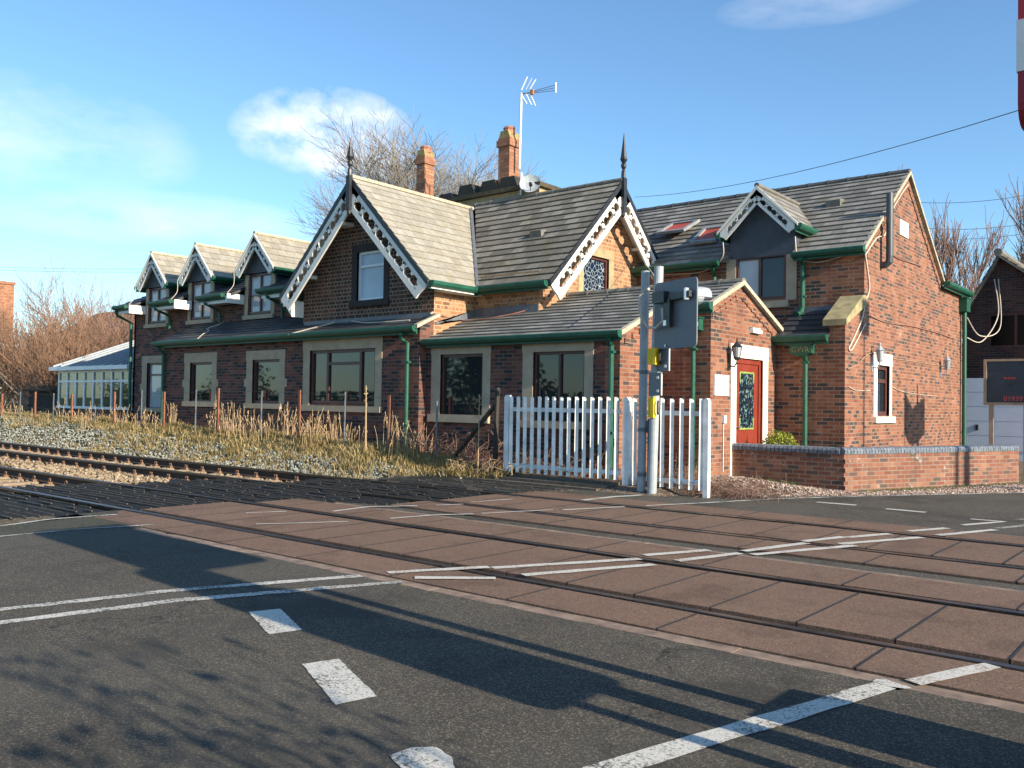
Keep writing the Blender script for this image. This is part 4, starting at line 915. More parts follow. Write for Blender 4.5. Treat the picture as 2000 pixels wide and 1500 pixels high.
guard(7.0,8.80,-9.75,-14.0,12,'dark spiked timber guard between the near track and the far track',slant=.4)
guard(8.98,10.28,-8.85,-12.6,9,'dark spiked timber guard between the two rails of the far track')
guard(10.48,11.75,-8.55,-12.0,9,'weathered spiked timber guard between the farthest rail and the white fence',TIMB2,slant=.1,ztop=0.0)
mb=MB()
for i,(y,z) in enumerate(((11.78,.03),(11.93,.08),(12.08,.13))): mb.box(-11.3,-7.95+.1*i,y,y+.14,z-.16,z)
tag(mb.build('timber_kerb',TIMB2),'stepped weathered timber baulks at the foot of the white fence','timber kerb')
mb=MB(); mb.tube([(-8.9,10.66,-.02),(-8.78,10.66,-.02)],.09,10); 
# ballast stones
def stones(name,n,area,mats,label,smin,smax,zf,cat):
    mb=MB(); k=0
    ico=[V(p).normalized() for p in ((1,.2,.1),(-.9,.3,.2),(.1,1,-.1),(-.2,-.9,.1),(.1,.1,1),(-.1,.2,-1))]
    fc=((0,2,4),(2,1,4),(1,3,4),(3,0,4),(2,0,5),(1,2,5),(3,1,5),(0,3,5))
    while k<n:
        r=area()
        if r is None: continue
        x,y=r; s=random.uniform(smin,smax); i=len(mb.v); ro=Matrix.Rotation(random.uniform(0,6.28),3,'Z')@Matrix.Rotation(random.uniform(0,3),3,'X')
        z=zf(x,y)+s*.3; c=V((x,y,z)); sc_=V((random.uniform(.7,1.3),random.uniform(.7,1.3),random.uniform(.5,.9)))
        for p in ico: q=ro@V((p.x*sc_.x,p.y*sc_.y,p.z*sc_.z)); mb.v.append(c+q*s)
        for f in fc: mb.f.append([i+a for a in f]); mb.m.append(0); mb.uv+=[(0,0)]*3
        k+=1
    o=mb.build(name,mats); kind(o,'stuff',label,cat); return o
def dens(x0,x1): # denser near the camera
    return x1-(x1-x0)*random.random()**1.7
def a_mid():
    x=dens(-48,-12.3); y=random.uniform(6.95,8.85)+CUR(x)
    return (x,y) if x<-13.4 else None
def a_near():
    x=dens(-45,-13.6); y=random.uniform(3.6,6.9)+CUR(x); return x,y
def a_far4():
    x=dens(-48,-12.2); y=random.uniform(8.9,10.3)+CUR(x); return x,y
def a_sh():
    x=dens(-50,-10.4); y=random.uniform(10.45,11.75)+CUR(x)
    if x>-12 and y<11.75: return None
    return x,y
stones('ballast_tan',9000,lambda: random.choice((a_mid,a_mid,a_near,a_far4))(),ST_TAN,'tan ballast stones between and around the tracks',.022,.05,lambda x,y:-.20 if not(7.1<y-CUR(x)<8.7) else -.16,'ballast')
stones('ballast_grey',15000,a_sh,ST_GREY,'grey green ballast shoulder along the grassy bank',.022,.045,lambda x,y:max(gh(x,y),-.2)+random.uniform(0,.03),'ballast')
def inpoly(p,pl):
    r=False; n=len(pl)
    for i in range(n):
        a,b=pl[i],pl[i-1]
        if (a[1]>p[1])!=(b[1]>p[1]) and p[0]<(b[0]-a[0])*(p[1]-a[1])/(b[1]-a[1])+a[0]: r=not r
    return r
VER=[(-7.7,12.25),(-6.9,13.05),(-6.3,13.45),(-5.46,13.42),(-4.6,14.5),(-2.8,17.35),(-1.0,20.2),(-3.0,20.2),(-5.0,15.05),(-7.3,15.05),(-7.3,14.0),(-8.3,12.9),(-8.6,12.3)]
def a_ver():
    p=(random.uniform(-8.6,-1),random.uniform(12.2,20.2)); return p if inpoly(p,VER) else None
def hv(x,y): # the low heap against the garden wall
    return -.03+.16*math.exp(-((x+7.0)**2/1.6+(y-14.6)**2/.35))+.10*math.exp(-((x+7.6)**2/.5+(y-13.3)**2/.6))
stones('gravel_verge',9000,a_ver,ST_PINK,'pinkish gravel verge along the foot of the garden wall',.010,.024,hv,'gravel')
# heap surface
mb=MB(); N=26
for i in range(N):
    for j in range(N):
        xa,xb=-8.6+3.4*i/N,-8.6+3.4*(i+1)/N; ya_,yb_=12.35+2.65*j/N,12.35+2.65*(j+1)/N
        if inpoly(((xa+xb)/2,(ya_+yb_)/2),VER): mb.poly([(xa,ya_,hv(xa,ya_)),(xb,ya_,hv(xb,ya_)),(xb,yb_,hv(xb,yb_)),(xa,yb_,hv(xa,yb_))])
kind(mb.build('gravel_heap',GRAV,smooth=True),'structure')
# ---------------------------------------------------------------- markings
def marks(poly,mat=PAINT,z=.004,name='road_marking'):
    return sheet(name,poly,z,mat)
def strip(pts,w,mat=PAINT,z=.004,rag=.006):
    L=[];R=[]
    P=[V((p[0],p[1],0)) for p in pts]; Q=[]
    for a,b in zip(P,P[1:]):
        n=max(1,int((b-a).length/.12))
        for k in range(n): Q.append(a.lerp(b,k/n))
    Q.append(P[-1])
    for i,p in enumerate(Q):
        d=(Q[min(i+1,len(Q)-1)]-Q[max(i-1,0)]).normalized(); s=V((-d.y,d.x,0))
        L.append(p+s*(w/2+random.uniform(-rag,rag))); R.append(p-s*(w/2+random.uniform(-rag,rag)))
    mb=MB()
    for i in range(len(Q)-1): mb.poly([(L[i].x,L[i].y,z),(R[i].x,R[i].y,z),(R[i+1].x,R[i+1].y,z),(L[i+1].x,L[i+1].y,z)])
    o=mb.build('road_marking',mat); o['kind']='structure'; return o
strip([G(-60,1197),G(0,1191),G(350,1153),G(705,1125)],.10,PAINT,.004,.012)
strip([G(-60,1226),G(0,1217),G(350,1173),G(785,1137)],.10,PAINT,.004,.012)
def rag(poly,amp=.004,step=.03):
    out=[]
    for a,b in zip(poly,poly[1:]+poly[:1]):
        n=max(1,int(math.dist(a,b)/step))
        for k in range(n): t=k/n; out.append((a[0]+(b[0]-a[0])*t+random.uniform(-amp,amp),a[1]+(b[1]-a[1])*t+random.uniform(-amp,amp)))
    return out
marks(rag([G(485,1196),G(547,1190),G(590,1231),G(525,1240)]),PAINT_N); marks(rag([G(590,1298),G(662,1288),G(737,1361),G(655,1378)]),PAINT_N)
marks(rag([G(760,1477),G(800,1462),G(850,1460),G(880,1480),G(900,1530),G(810,1530)]),PAINT_N)
strip([G(1060,1560),G(1155,1513),G(1728,1340)],.125,PAINT_N); strip([G(1782,1334),G(1940,1301)],.10,PAINT_D,.005)
marks(rag([G(1698,1330),G(1722,1325),G(1780,1343),G(1755,1348)],.01,.03),PAINT_N,.0)
strip([(-.88,5.75),(-.3,6.8)],.10,PAINT_D)
for a,b in (((757,1119),(955,1108)),((810,1129),(968,1130)),((962,1110),(1250,1092)),((1022,1124),(1278,1103)),((1258,1085),(1385,1075)),((1322,1096),(1445,1081)),((1452,1077),(1575,1061)),((1470,1084),(1670,1066)),((1570,1058),(1648,1049)),((1655,1050),(1738,1043)),((1640,1063),(1800,1050)),((1775,1038),(1850,1032)),((1832,1046),(1945,1035))):
    strip([G(*a),G(*b)],.10,PAINT_D,.005)
strip([G(1895,1014),G(1960,1019),G(1880,1026)],.08,PAINT_N); strip([G(1945,1033),G(2040,1022)],.09,PAINT_W); strip([G(1985,1015),G(2060,1012)],.07,PAINT_W)
strip([G(1595,981),G(1672,987)],.13,PAINT_N); strip([G(1730,994),G(1808,1001)],.13,PAINT_N)
strip([G(-40,1034),G(0,1028),G(100,1014),G(228,1005)],.075,PAINT_W); strip([G(-40,1053),G(0,1048),G(150,1034),G(300,1025)],.05,PAINT_W)
strip([G(480,1002),G(560,999)],.05,PAINT_D); strip([G(500,1024),G(680,1019)],.05,PAINT_D)
strip([G(650,999),G(720,990),G(815,988)],.06,PAINT_D); strip([G(850,987),G(905,985)],.05,PAINT_D); strip([G(920,981),G(1000,975)],.05,PAINT_D)
strip([G(762,1013),G(850,1006),G(925,1004)],.06,PAINT_D); strip([G(940,1003),G(1080,996)],.05,PAINT_D); strip([G(1100,996),G(1220,990)],.07,PAINT_D); strip([G(1262,988),G(1340,984)],.06,PAINT_D)
strip([G(1340,984),G(1430,979),G(1520,974),(-4.7,14.15),(-2.98,16.9),(-1,20)],.085,PAINT_W,.002)
strip([G(1138,977),G(1200,970),G(1240,968),G(1290,963),G(1360,962),G(1432,962),G(1470,966),G(1500,970)],.11,PAINT_N,.002)
# ================================================================== FENCES AND POSTS
def palisade(x0,x1,y,zb,zt,label,n,missing=(),dz=0):
    t=thing('palisade_fence',label,'fence',((x0+x1)/2,y,zb)); mb=MB(); mb.box(x0,x1,y+.0,y+.06,zb+.08,zb+.15); mb.build('rail',WHITE2,t); mb=MB(); mb.box(x0,x1,y+.0,y+.06,zt-.27,zt-.20); mb.build('rail',WHITE2,t)
    first=None
    for i in range(n):
        if i in missing: continue
        x=x0+.05+(x1-x0-.1)*i/(n-1)
        if first is None:
            mb=MB(); a=.034; 
            prof=[(-a,-.001),(-.016,-.040),(a,-.001)]; zt_={-a:zt-.03,a:zt-.03,-.016:zt-.004}
            for (u0,v0),(u1,v1) in zip(prof,prof[1:]): mb.poly([(x+u0,y+v0,zb),(x+u1,y+v1,zb),(x+u1,y+v1,zt_[u1]),(x+u0,y+v0,zt_[u0])])
            mb.poly([(x+u,y-.0005,z) for u,z in ((a,zb),(a,zt-.03),(.016,zt-.004),(0,zt),(-.016,zt-.004),(-a,zt-.03),(-a,zb))]); first=mb.build('pale',WHITE2,t); fx=x;
        else:
            c=first.copy(); COL.objects.link(c); c.parent=t; c.location=(x-fx,0,random.uniform(-.006,.006)); c.rotation_euler=(0,random.uniform(-.004,.004),0)
    return t
def post(x,y,zb,zt,parent,w=.09):
    mb=MB(); mb.prism([(x-w/2,y,zb),(x+w/2,y,zb),(x+w/2,y,zt-.04),(x+w*.2,y,zt),(x-w*.2,y,zt),(x-w/2,y,zt-.04)],(0,w,0)); return mb.build('post',WHITE2,parent)
fa=palisade(-10.12,-7.80,12.2,.16,1.51,'white timber palisade fence left of the grey poles, in front of the second window',15)
post(-10.17,12.17,.05,1.53,fa,.10); post(-7.66,12.17,-.05,1.51,fa,.11)
fb=palisade(-7.55,-6.28,12.2,.10,1.50,'white timber palisade fence to the right of the grey poles, near the porch',8)
post(-6.24,12.17,-.05,1.50,fb,.085)
# wire fence posts along the bank
def wpost(px,pt,pb,rusty,lab,y=12.15):
    p=on(px,pt,1,y); q=on(px,pb,1,y); zt=p.z; zb=min(q.z,gh(p.x,y))-.1; w=.035 if rusty else .018
    mb=MB()
    if rusty: mb.prism([(p.x-w,y-w,zb),(p.x+w,y-w,zb),(p.x+w,y-w+.012,zb),(p.x-w+.012,y-w+.012,zb),(p.x-w+.012,y+w,zb),(p.x-w,y+w,zb)],(0.0,0,zt-zb))
    else: mb.tube([(p.x,y,zb),(p.x+.01,y,zt)],w,6)
    return tag(mb.build('fence_post',RUST if rusty else GALVD),lab,'post','posts of the wire fence on the bank'),p.x
RU=[(5,770,810),(70,765,810),(142,770,815),(225,765,825),(322,765,835),(428,758,842),(587,762,850),(762,772,850)]
SI=[(40,765,810),(105,768,815),(186,800,840),(277,762,835),(383,762,838),(511,764,830),(674,765,850),(853,783,900)]
rl=['rusty angle post at the far left edge, in front of the bare hedge','rusty angle post second from the left, in front of the bare hedge','rusty angle post in front of the left end of the conservatory','rusty angle post in front of the right end of the conservatory','rusty angle post leaning beside the leftmost green downpipe','rusty angle post between the first and second stone framed windows','rusty angle post just left of the wide three part window','rusty angle post between the wide window and the green downpipe']
sl=['thin grey post at the far left edge among the hedge','thin grey post left of the conservatory','thin short grey post in front of the middle of the conservatory','thin grey post below the tall window of the left block','thin grey post in front of the first stone framed window','thin grey post in front of the second stone framed window','thin grey post in front of the wide three part window','thin grey post in front of the square window right of the brick corner']
for (a,b,c),l in zip(RU,rl): wpost(a,b,c,True,l)
for (a,b,c),l in zip(SI,sl): wpost(a,b,c,False,l)
for dz,l in ((0,'upper'),(-.45,'lower')):
    pts=[(on(px,pt,1,12.13).x,12.13,on(px,pt,1,12.13).z-.06+dz) for px,pt,_ in RU]; mb=MB(); mb.tube(pts,.004,4); tag(mb.build('fence_wire',WIREM),'%s rusty wire strung along the fence posts on the bank'%l,'wire')
# timber post and leaning strut left of the palisade
mb=MB(); p=on(972,757,1,12.35); mb.tube([(p.x-.05,12.35,-.1),(p.x,12.35,p.z)],.05,7); tag(mb.build('timber_post',TIMB),'dark upright timber post just left of the white fence','post')
mb=MB(); p1=on(968,790,1,12.35); p0=on(885,895,1,12.3); mb.tube([p0,p1],.045,7); tag(mb.build('timber_strut',TIMB),'dark leaning timber strut against the dark post left of the white fence','strut')
# grey poles with boxes and signs
t=thing('signal_pole','left grey steel pole of the pair at the crossing, carrying yellow boxes','pole',(-7.24,12.0,0))
mb=MB(); mb.tube([(-7.25,12,-.05),(-7.22,12,3.49)],.067,16); mb.build('shaft',GALV,t)
mb=MB()
for z in (.3,1.0,1.9): mb.lathe((-7.245+.009*z,12,z),[(.067,-.03),(.076,-.03),(.076,.03),(.067,.03)],16)
mb.build('clamp',GALVD,t)
def tbox(px0,py0,px1,py1,y,d,label,nm):
    a=on(px0,py0,1,y); b=on(px1,py1,1,y); y-=.16; a=on(px0,py0,1,y); b=on(px1,py1,1,y); t=thing(nm,label,'telephone box',((a.x+b.x)/2,y,b.z)); mb=MB(); mb.box(a.x,b.x,y,y+d,b.z,a.z); mb.box(b.x-.04,b.x+.01,y-.02,y+d*.7,b.z-.01,a.z+.01); mb.build('case',YEL,t)
    mb=MB(); zc=(a.z+b.z)/2; mb.tube([(b.x+.052,y+.05,zc+.1),(b.x+.07,y+.01,zc+.06),(b.x+.07,y+.01,zc-.06),(b.x+.052,y+.05,zc-.1)],.016,6); mb.build('handle',BLACKP,t)
tbox(1265,681,1280,711,11.93,.14,'upper yellow telephone box mounted between the two grey poles','telephone_box')
tbox(1266,777,1276,815,12.0,.1,'lower yellow telephone box low down between the two grey poles','telephone_box')
mb=MB(); mb.tube([on(1269,818,1,12.05),on(1268,944,1,12.05)],.035,8); mb.lathe(on(1270,832,1,12.05),[(.04,-.12),(.07,-.08),(.07,.06),(.03,.1)],8); tag(mb.build('cable_duct',GALVD),'slim grey duct pipe rising between the two poles below the lower yellow box','duct')
t=thing('crossing_signal','crossing signal seen from behind, a large grey backplate on the right hand pole','signal',(-7.0,12,0))
mb=MB(); mb.tube([(-7.03,11.95,-.05),(-6.95,11.95,3.53)],.073,16); mb.build('shaft',GALV,t)
o0=V((-6.93,11.86,0)); dv=V((.87,-.345,0)).normalized(); nv=V((dv.y,-dv.x,0)); nv=nv if nv.dot(V((0,0,H))-o0)>0 else -nv
zt0=on(1320,543,1,11.7).z; 
def plate(o,d,w,z0,z1,r,th,mb):
    pts=[]
    for cx_,cz,a0 in ((w-r,z1-r,0),(r,z1-r,90),(r,z0+r,180),(w-r,z0+r,270)):
        for k in range(5): an=math.radians(a0+k*22.5); pts.append(o+d*(cx_+r*math.cos(an))+V((0,0,cz+r*math.sin(an))))
    mb.prism(pts,-nv*th)
mb=MB(); plate(o0-dv*.05,dv,.98,2.24,3.26,.07,.02,mb); mb.build('backplate',GALVD,t)
mb=MB(); b=o0+nv*.03
mb.prism([b+dv*.05+V((0,0,2.93)),b+dv*.33+V((0,0,2.93)),b+dv*.33+V((0,0,3.10)),b+dv*.05+V((0,0,3.10))],nv*.1)
mb.prism([b+dv*.33+V((0,0,2.95)),b+dv*.85+V((0,0,2.97)),b+dv*.85+V((0,0,3.06)),b+dv*.33+V((0,0,3.06))],nv*.05)
mb.prism([b+dv*.28+V((0,0,2.56)),b+dv*.42+V((0,0,2.56)),b+dv*.42+V((0,0,2.98)),b+dv*.28+V((0,0,2.98))],nv*.06); mb.build('bracket',BLACKP,t)
mb=MB(); mb.prism([b+dv*.28+nv*.062+V((0,0,2.58)),b+dv*.35+nv*.062+V((0,0,2.58)),b+dv*.35+nv*.062+V((0,0,2.66)),b+dv*.28+nv*.062+V((0,0,2.66))],nv*.003); mb.prism([b+dv*.76+V((0,0,2.93)),b+dv*.80+V((0,0,2.93)),b+dv*.80+V((0,0,3.1)),b+dv*.76+V((0,0,3.1))],nv*.07); mb.build('fitting',SILV,t)
for s_,z in ((.78,3.0),(.18,3.0),(.48,2.60)):
    c=o0+dv*s_+V((0,0,z))-nv*.02; mb=MB(); mb.lathe(c,[(.13,0),(.13,.10),(.135,.14)],16,-nv); 
    a=[]; 
    for k in range(9): an=math.radians(-10+200*k/8); a.append(c+dv*(math.cos(an)*.135)+V((0,0,math.sin(an)*.135)))
    for p,q in zip(a,a[1:]): mb.poly([p,q,q-nv*.28,p-nv*.28]); 
    mb.build('lamp_hood',GALV,t)
mb=MB(); mb.tube([o0+nv*.1+V((-.02,-.05,3.16)),V((-7.12,11.85,3.17)),V((-7.2,11.82,3.08)),V((-7.22,11.82,2.92)),V((-7.17,11.82,2.72)),V((-7.05,11.82,2.58)),V((-6.88,11.75,2.56)),V((-6.72,11.7,2.66)),o0+dv*.24+nv*.08+V((0,0,2.85))],.022,8); mb.build('conduit',CABW,t)
def bplate(px0,py0,px1,py1,y,label):
    a=on(px0,py0,1,y); b=on(px1,py1,1,y); t=thing('sign_plate',label,'sign',((a.x+b.x)/2,y,b.z)); mb=MB(); mb.prism([(a.x,y,b.z),(b.x,y-.12,b.z+.01),(b.x,y-.12,a.z),(a.x,y,a.z+.0)],(.0,.012,0)); mb.build('plate',GALVD,t)
    mb=MB(); mb.prism([(b.x,y-.125,b.z+.01),(b.x+.018,y-.125,b.z+.01),(b.x+.018,y-.125,a.z),(b.x,y-.125,a.z)],(0,.02,0)); mb.build('edge',WHITE2,t)
    mb=MB()
    for z in (a.z-.08,b.z+.08): mb.box(b.x-.06,b.x-.03,y-.15,y-.12,z-.02,z+.02)
    mb.build('clamp',SILV,t)
bplate(1284,667,1313,726,11.9,'small grey sign plate seen from behind, upper of two on the right grey pole')
bplate(1267,728,1298,774,11.9,'small grey sign plate seen from behind, lower of two on the right grey pole')
# garden wall: two runs meeting at the corner
t=thing('garden_wall','low brick garden wall with rounded blue brick coping, in front of the red door','wall',(-5.2,15.15,0))
ct=.60
c0=V((-5.19,15.15,0)); c1=V((-3.38,19.83,0)); d1=(c1-c0).normalized(); n1=V((d1.y,-d1.x,0)); c2=V((-7.25,15.15,0)); d2=V((-1,0,0)); n2=V((0,-1,0))
def wrun(a,b,n,mb,z0,z1,th): mb.prism([a+V((0,0,z0)),b+V((0,0,z0)),b+V((0,0,z1)),a+V((0,0,z1))],-n*th)
mb=MB(); wrun(c0,c1,n1,mb,-.1,ct,.215); mb.box(-7.25,-5.20,15.15,15.36,-.1,ct); mb.build('brickwork',BR_RED2,t)
mb=MB()
def cope(a,b,n):
    L=(b-a).length; N=int(L/.077); d=(b-a).normalized()
    for i in range(N):
        p=a+d*(i*.077); prof=[(.015,0),(.02,.06),(0,.095),(-.05,.112),(-.165,.112),(-.215,.095),(-.235,.06),(-.23,0)]
        mb.prism([p+n*x+V((0,0,ct+z+.002)) for x,z in prof],d*.066)
cope(c0+n1*.005,c1,n1); cope(c2,c0+V((-.01,0,0)),n2); mb.build('coping',BLUEB,t)
mb=MB(); z=.0
while z<.55: 
    mb.prism([c0+d1*-.0+n1*.0+V((0,0,z)),c0+d1*.05+n1*.001+V((0,0,z)),c0+d1*.05+n1*.03+V((0,0,z)),c0+n1*.03+V((0,0,z))],(0,0,.068)); z+=.15
mb.build('toothing',BR_RED2,t)
# clipped bush
def leafball(c,rx,ry_,rz,n,s,mat,name,label,cat,flat=0):
    mb=MB(); c=V(c)
    for i in range(n):
        d=V((random.gauss(0,1),random.gauss(0,1),random.gauss(0,1))).normalized(); r=random.uniform(.78,1.05)*(1+.10*math.sin(d.x*5)*math.cos(d.y*6+d.z*4))
        p=c+V((d.x*rx,d.y*ry_,d.z*rz))*r
        if p.z<0: continue
        u=V((random.gauss(0,1),random.gauss(0,1),random.gauss(0,1))).normalized(); w=u.cross(d).normalized(); u=w.cross(u+d*.6).normalized(); ss=s*random.uniform(.6,1.3)
        mb.poly([p-u*ss,p+w*ss*.5,p+u*ss,p-w*ss*.5],[(0,0)]*4)
    return mb
t=thing('clipped_bush','rounded yellow green clipped bush behind the garden wall beside the red door','bush',(-6.75,16.0,0))
bp=on(1522,866,1,15.9); mb=leafball((bp.x,15.9,.42),.38,.33,.50,5200,.022,G_BUSH,'','',''); mb.build('foliage',G_BUSH,t)
mb=MB(); mb.tube([(bp.x,15.9,-.05),(bp.x,15.9,.4)],.03,6); mb.lathe((bp.x,15.9,0.1),[(.1,.0),(.3,.15),(.34,.35),(.25,.6),(.05,.68)],10); mb.build('stem',plain('bush_inside',(.03,.045,.012),.9,.4,8),t)
# ================================================================== VEGETATION
def grassmesh(n,area,hf,hmin,hmax,w,mat,name,label,lean=.35,cl=1,zf=gh):
    mb=MB(); k=0
    while k<n:
        r=area()
        if r is None: continue
        x,y=r; z=zf(x,y)
        for _ in range(cl):
            xx,yy=x+random.gauss(0,.05),y+random.gauss(0,.05); h=random.uniform(hmin,hmax)*hf(xx,yy); a=random.uniform(0,6.28); b=random.uniform(0,6.28); l=random.uniform(0,lean)*h
            dx,dy=math.cos(a)*l,math.sin(a)*l; ux,uy=math.cos(b)*w,math.sin(b)*w; i=len(mb.v)
            mb.v+=[V((xx-ux,yy-uy,z-.02)),V((xx+ux,yy+uy,z-.02)),V((xx+dx*.4+ux*.7,yy+dy*.4+uy*.7,z+h*.6)),V((xx+dx*.4-ux*.7,yy+dy*.4-uy*.7,z+h*.6)),V((xx+dx*1.1,yy+dy*1.1,z+h*(1-l/h*.3)))]
            mb.f+=[[i,i+1,i+2,i+3],[i+3,i+2,i+4]]; mb.m+=[0,0]; mb.uv+=[(0,0)]*7; k+=1
    return kind(mb.build(name,mat),'stuff',label,'grass')
def clump(x,y): return .55+.75*max(0,math.sin(x*2.3+y*3.1)*math.sin(x*.9-y*4+1.3))+.2*random.random()
def a_bank():
    x=dens(-50,-10.15); lo=11.42 if x>-24.5 else 11.9
    y=random.uniform(lo+.14*math.sin(x*1.1)+.1*math.sin(x*2.7),12.9)
    if x>-12.6: y=random.uniform(12.0+(-10.2-x)*-.18 if x>-12 else 11.6,12.9)
    return x,y
grassmesh(62000,a_bank,clump,.07,.21,.007,G_DRY,'dry_grass','dry straw coloured grass covering the railway bank',1.5,9)
def a_front():
    x=dens(-30,-12); return x,random.uniform(11.1,11.6)+.1*math.sin(x*3)
grassmesh(3500,a_front,clump,.05,.16,.005,G_DRY,'dry_grass','short dry tufts creeping into the grey ballast',1.2,5)
grassmesh(3000,a_bank,clump,.06,.16,.005,G_GRN,'green_grass','green blades mixed into the dry bank',.6,7)
def a_st():
    x=dens(-34,-12.7); return x,random.uniform(11.95,12.75)
def stalks(n):
    mb=MB(); k=0
    while k<n:
        cx,cy=a_st(); 
        if math.sin(cx*1.9)+math.sin(cx*.7+1)<random.uniform(-1.6,1.0): continue
        H0=random.uniform(.3,.8)*(1.0 if cx>-22 else .75)
        for _ in range(random.randint(2,7)):
            x,y=cx+random.gauss(0,.10),cy+random.gauss(0,.08); h=H0*random.uniform(.6,1.1); lx,ly=random.gauss(0,.10),random.gauss(0,.05); z=gh(x,y)
            mb.tube([(x,y,z-.03),(x+lx*.4,y+ly*.4,z+h*.6),(x+lx*1.2,y+ly,z+h)],.004,3,False)
            if random.random()<.55:
                for q in range(4): 
                    a=random.uniform(0,6.28); zz=z+h*(1-.07*q); mb.poly([(x+lx*1.1,y+ly,zz),(x+lx*1.1+math.cos(a)*.022,y+ly+math.sin(a)*.022,zz+.03),(x+lx*1.1+math.cos(a)*.012,y+ly,zz+.055)],[(0,0)]*3)
            k+=1
    return kind(mb.build('dead_stalks',G_STALK),'stuff','tall dead weed stalks standing on the bank in front of the house','weeds')
stalks(620)
def stalk(px,pt,pb,y,r,lab,side=0,mat=G_STALK):
    a=on(px,pb,1,y); b=on(px+ (3 if side else 1),pt,1,y); mb=MB(); mb.tube([a,a.lerp(b,.5)+V((random.uniform(-.01,.01),0,0)),b],r,6,True,r*.5)
    for i in range(22 if not side else 14):
        f=random.uniform(.1,.98); p=a.lerp(b,f); an=random.uniform(0,6.28); L=(.05 if not side else .22*(1-f*.6)); mb.tube([p,p+V((math.cos(an)*L,math.sin(an)*L*.6,L*.5))],r*.45,3,False)
    return tag(mb.build('weed_stem',mat),lab,'weed')
stalk(714,753,880,11.9,.022,'tall shaggy dead stem in front of the wide three part window')
stalk(561,785,850,12.1,.016,'shorter shaggy dead stem left of the wide window sill')
stalk(420,770,845,12.2,.016,'leaning dead stem beside the first stone framed window')
stalk(933,770,925,11.9,.013,'pale bare sapling with short side twigs left of the white fence',1)
def twiggy(n,area,h,r,mat,name,label,zf=gh):
    mb=MB()
    for _ in range(n):
        p=None
        while p is None: p=area()
        x,y=p; z=zf(x,y); q=V((x,y,z)); d=V((random.gauss(0,.5),random.gauss(0,.5),1)).normalized(); pts=[q]; st=h*random.uniform(.15,.35)
        for i in range(4): q=q+d*st; d=(d+V((random.gauss(0,.4),random.gauss(0,.4),random.gauss(-.2,.4)))).normalized(); pts.append(q)
        mb.tube(pts,r,3,False)
        for q in pts[1:]:
            for __ in range(2): mb.tube([q,q+V((random.gauss(0,.07),random.gauss(0,.07),random.gauss(.02,.05)))],r*.7,3,False)
    return kind(mb.build(name,mat),'stuff',label,'brambles')
twiggy(110,lambda:(random.uniform(-12.8,-10.3),random.uniform(12.2,12.75)),.6,.004,TWIGR,'brambles','bare reddish brambles at the foot of the wall left of the white fence')
twiggy(120,lambda:(random.uniform(-10.2,-6.3),random.uniform(12.35,12.8)),.4,.004,TWIG,'brambles','thin bare twigs behind the white fence')
twiggy(200,lambda:(random.gauss(-6.4,.5),random.gauss(12.75,.3)),.28,.004,TWIGR,'brambles','tangle of dead stems at the right end of the white fence')
twiggy(16,lambda:(random.uniform(-11.2,-9.5),random.uniform(11.75,11.95)),.3,.004,G_STALK,'brambles','pale dead runners hanging over the timber baulks',lambda x,y:.14)
# fallen leaves
mb=MB()
for i in range(5200):
    if random.random()<.7: x,y=random.gauss(-6.7,.75),random.gauss(12.9,.38)
    else: x,y=random.uniform(-8.4,-5.4),random.uniform(12.0,14.2)
    if not inpoly((x,y),VER): continue
    z=hv(x,y)+random.uniform(0,.06); a=random.uniform(0,6.28); s=random.uniform(.012,.028); u=V((math.cos(a),math.sin(a),random.gauss(0,.4)))*s; w=V((-math.sin(a),math.cos(a),random.gauss(0,.5)))*s*.7; p=V((x,y,z)); mb.poly([p-u,p+w,p+u,p-w],[(0,0)]*4)
kind(mb.build('dead_leaves',LEAF_DEAD),'stuff','brown fallen leaves heaped around the fence end and the verge','leaves')
def a_wb():
    f=random.random(); return (-5.1+1.8*f+random.uniform(.0,.35),15.15+4.7*f+random.uniform(-.1,.1))
grassmesh(1500,a_wb,lambda x,y:1,.02,.06,.003,G_GRN,'green_grass','small green weeds along the foot of the garden wall',.8,12,hv)
grassmesh(400,lambda:(random.uniform(-7.2,-5.4),14.98+random.uniform(-.12,.08)),lambda x,y:1,.03,.09,.004,G_GRN,'green_grass','green tufts against the shaded run of the garden wall',.8,14,hv)
grassmesh(260,lambda:(random.uniform(-11.6,-10.8),random.uniform(3.2,3.9)),lambda x,y:1,.10,.24,.006,G_GRN,'green_grass','bright green tuft between the footpath and the tracks',.5,14,lambda x,y:-.12)
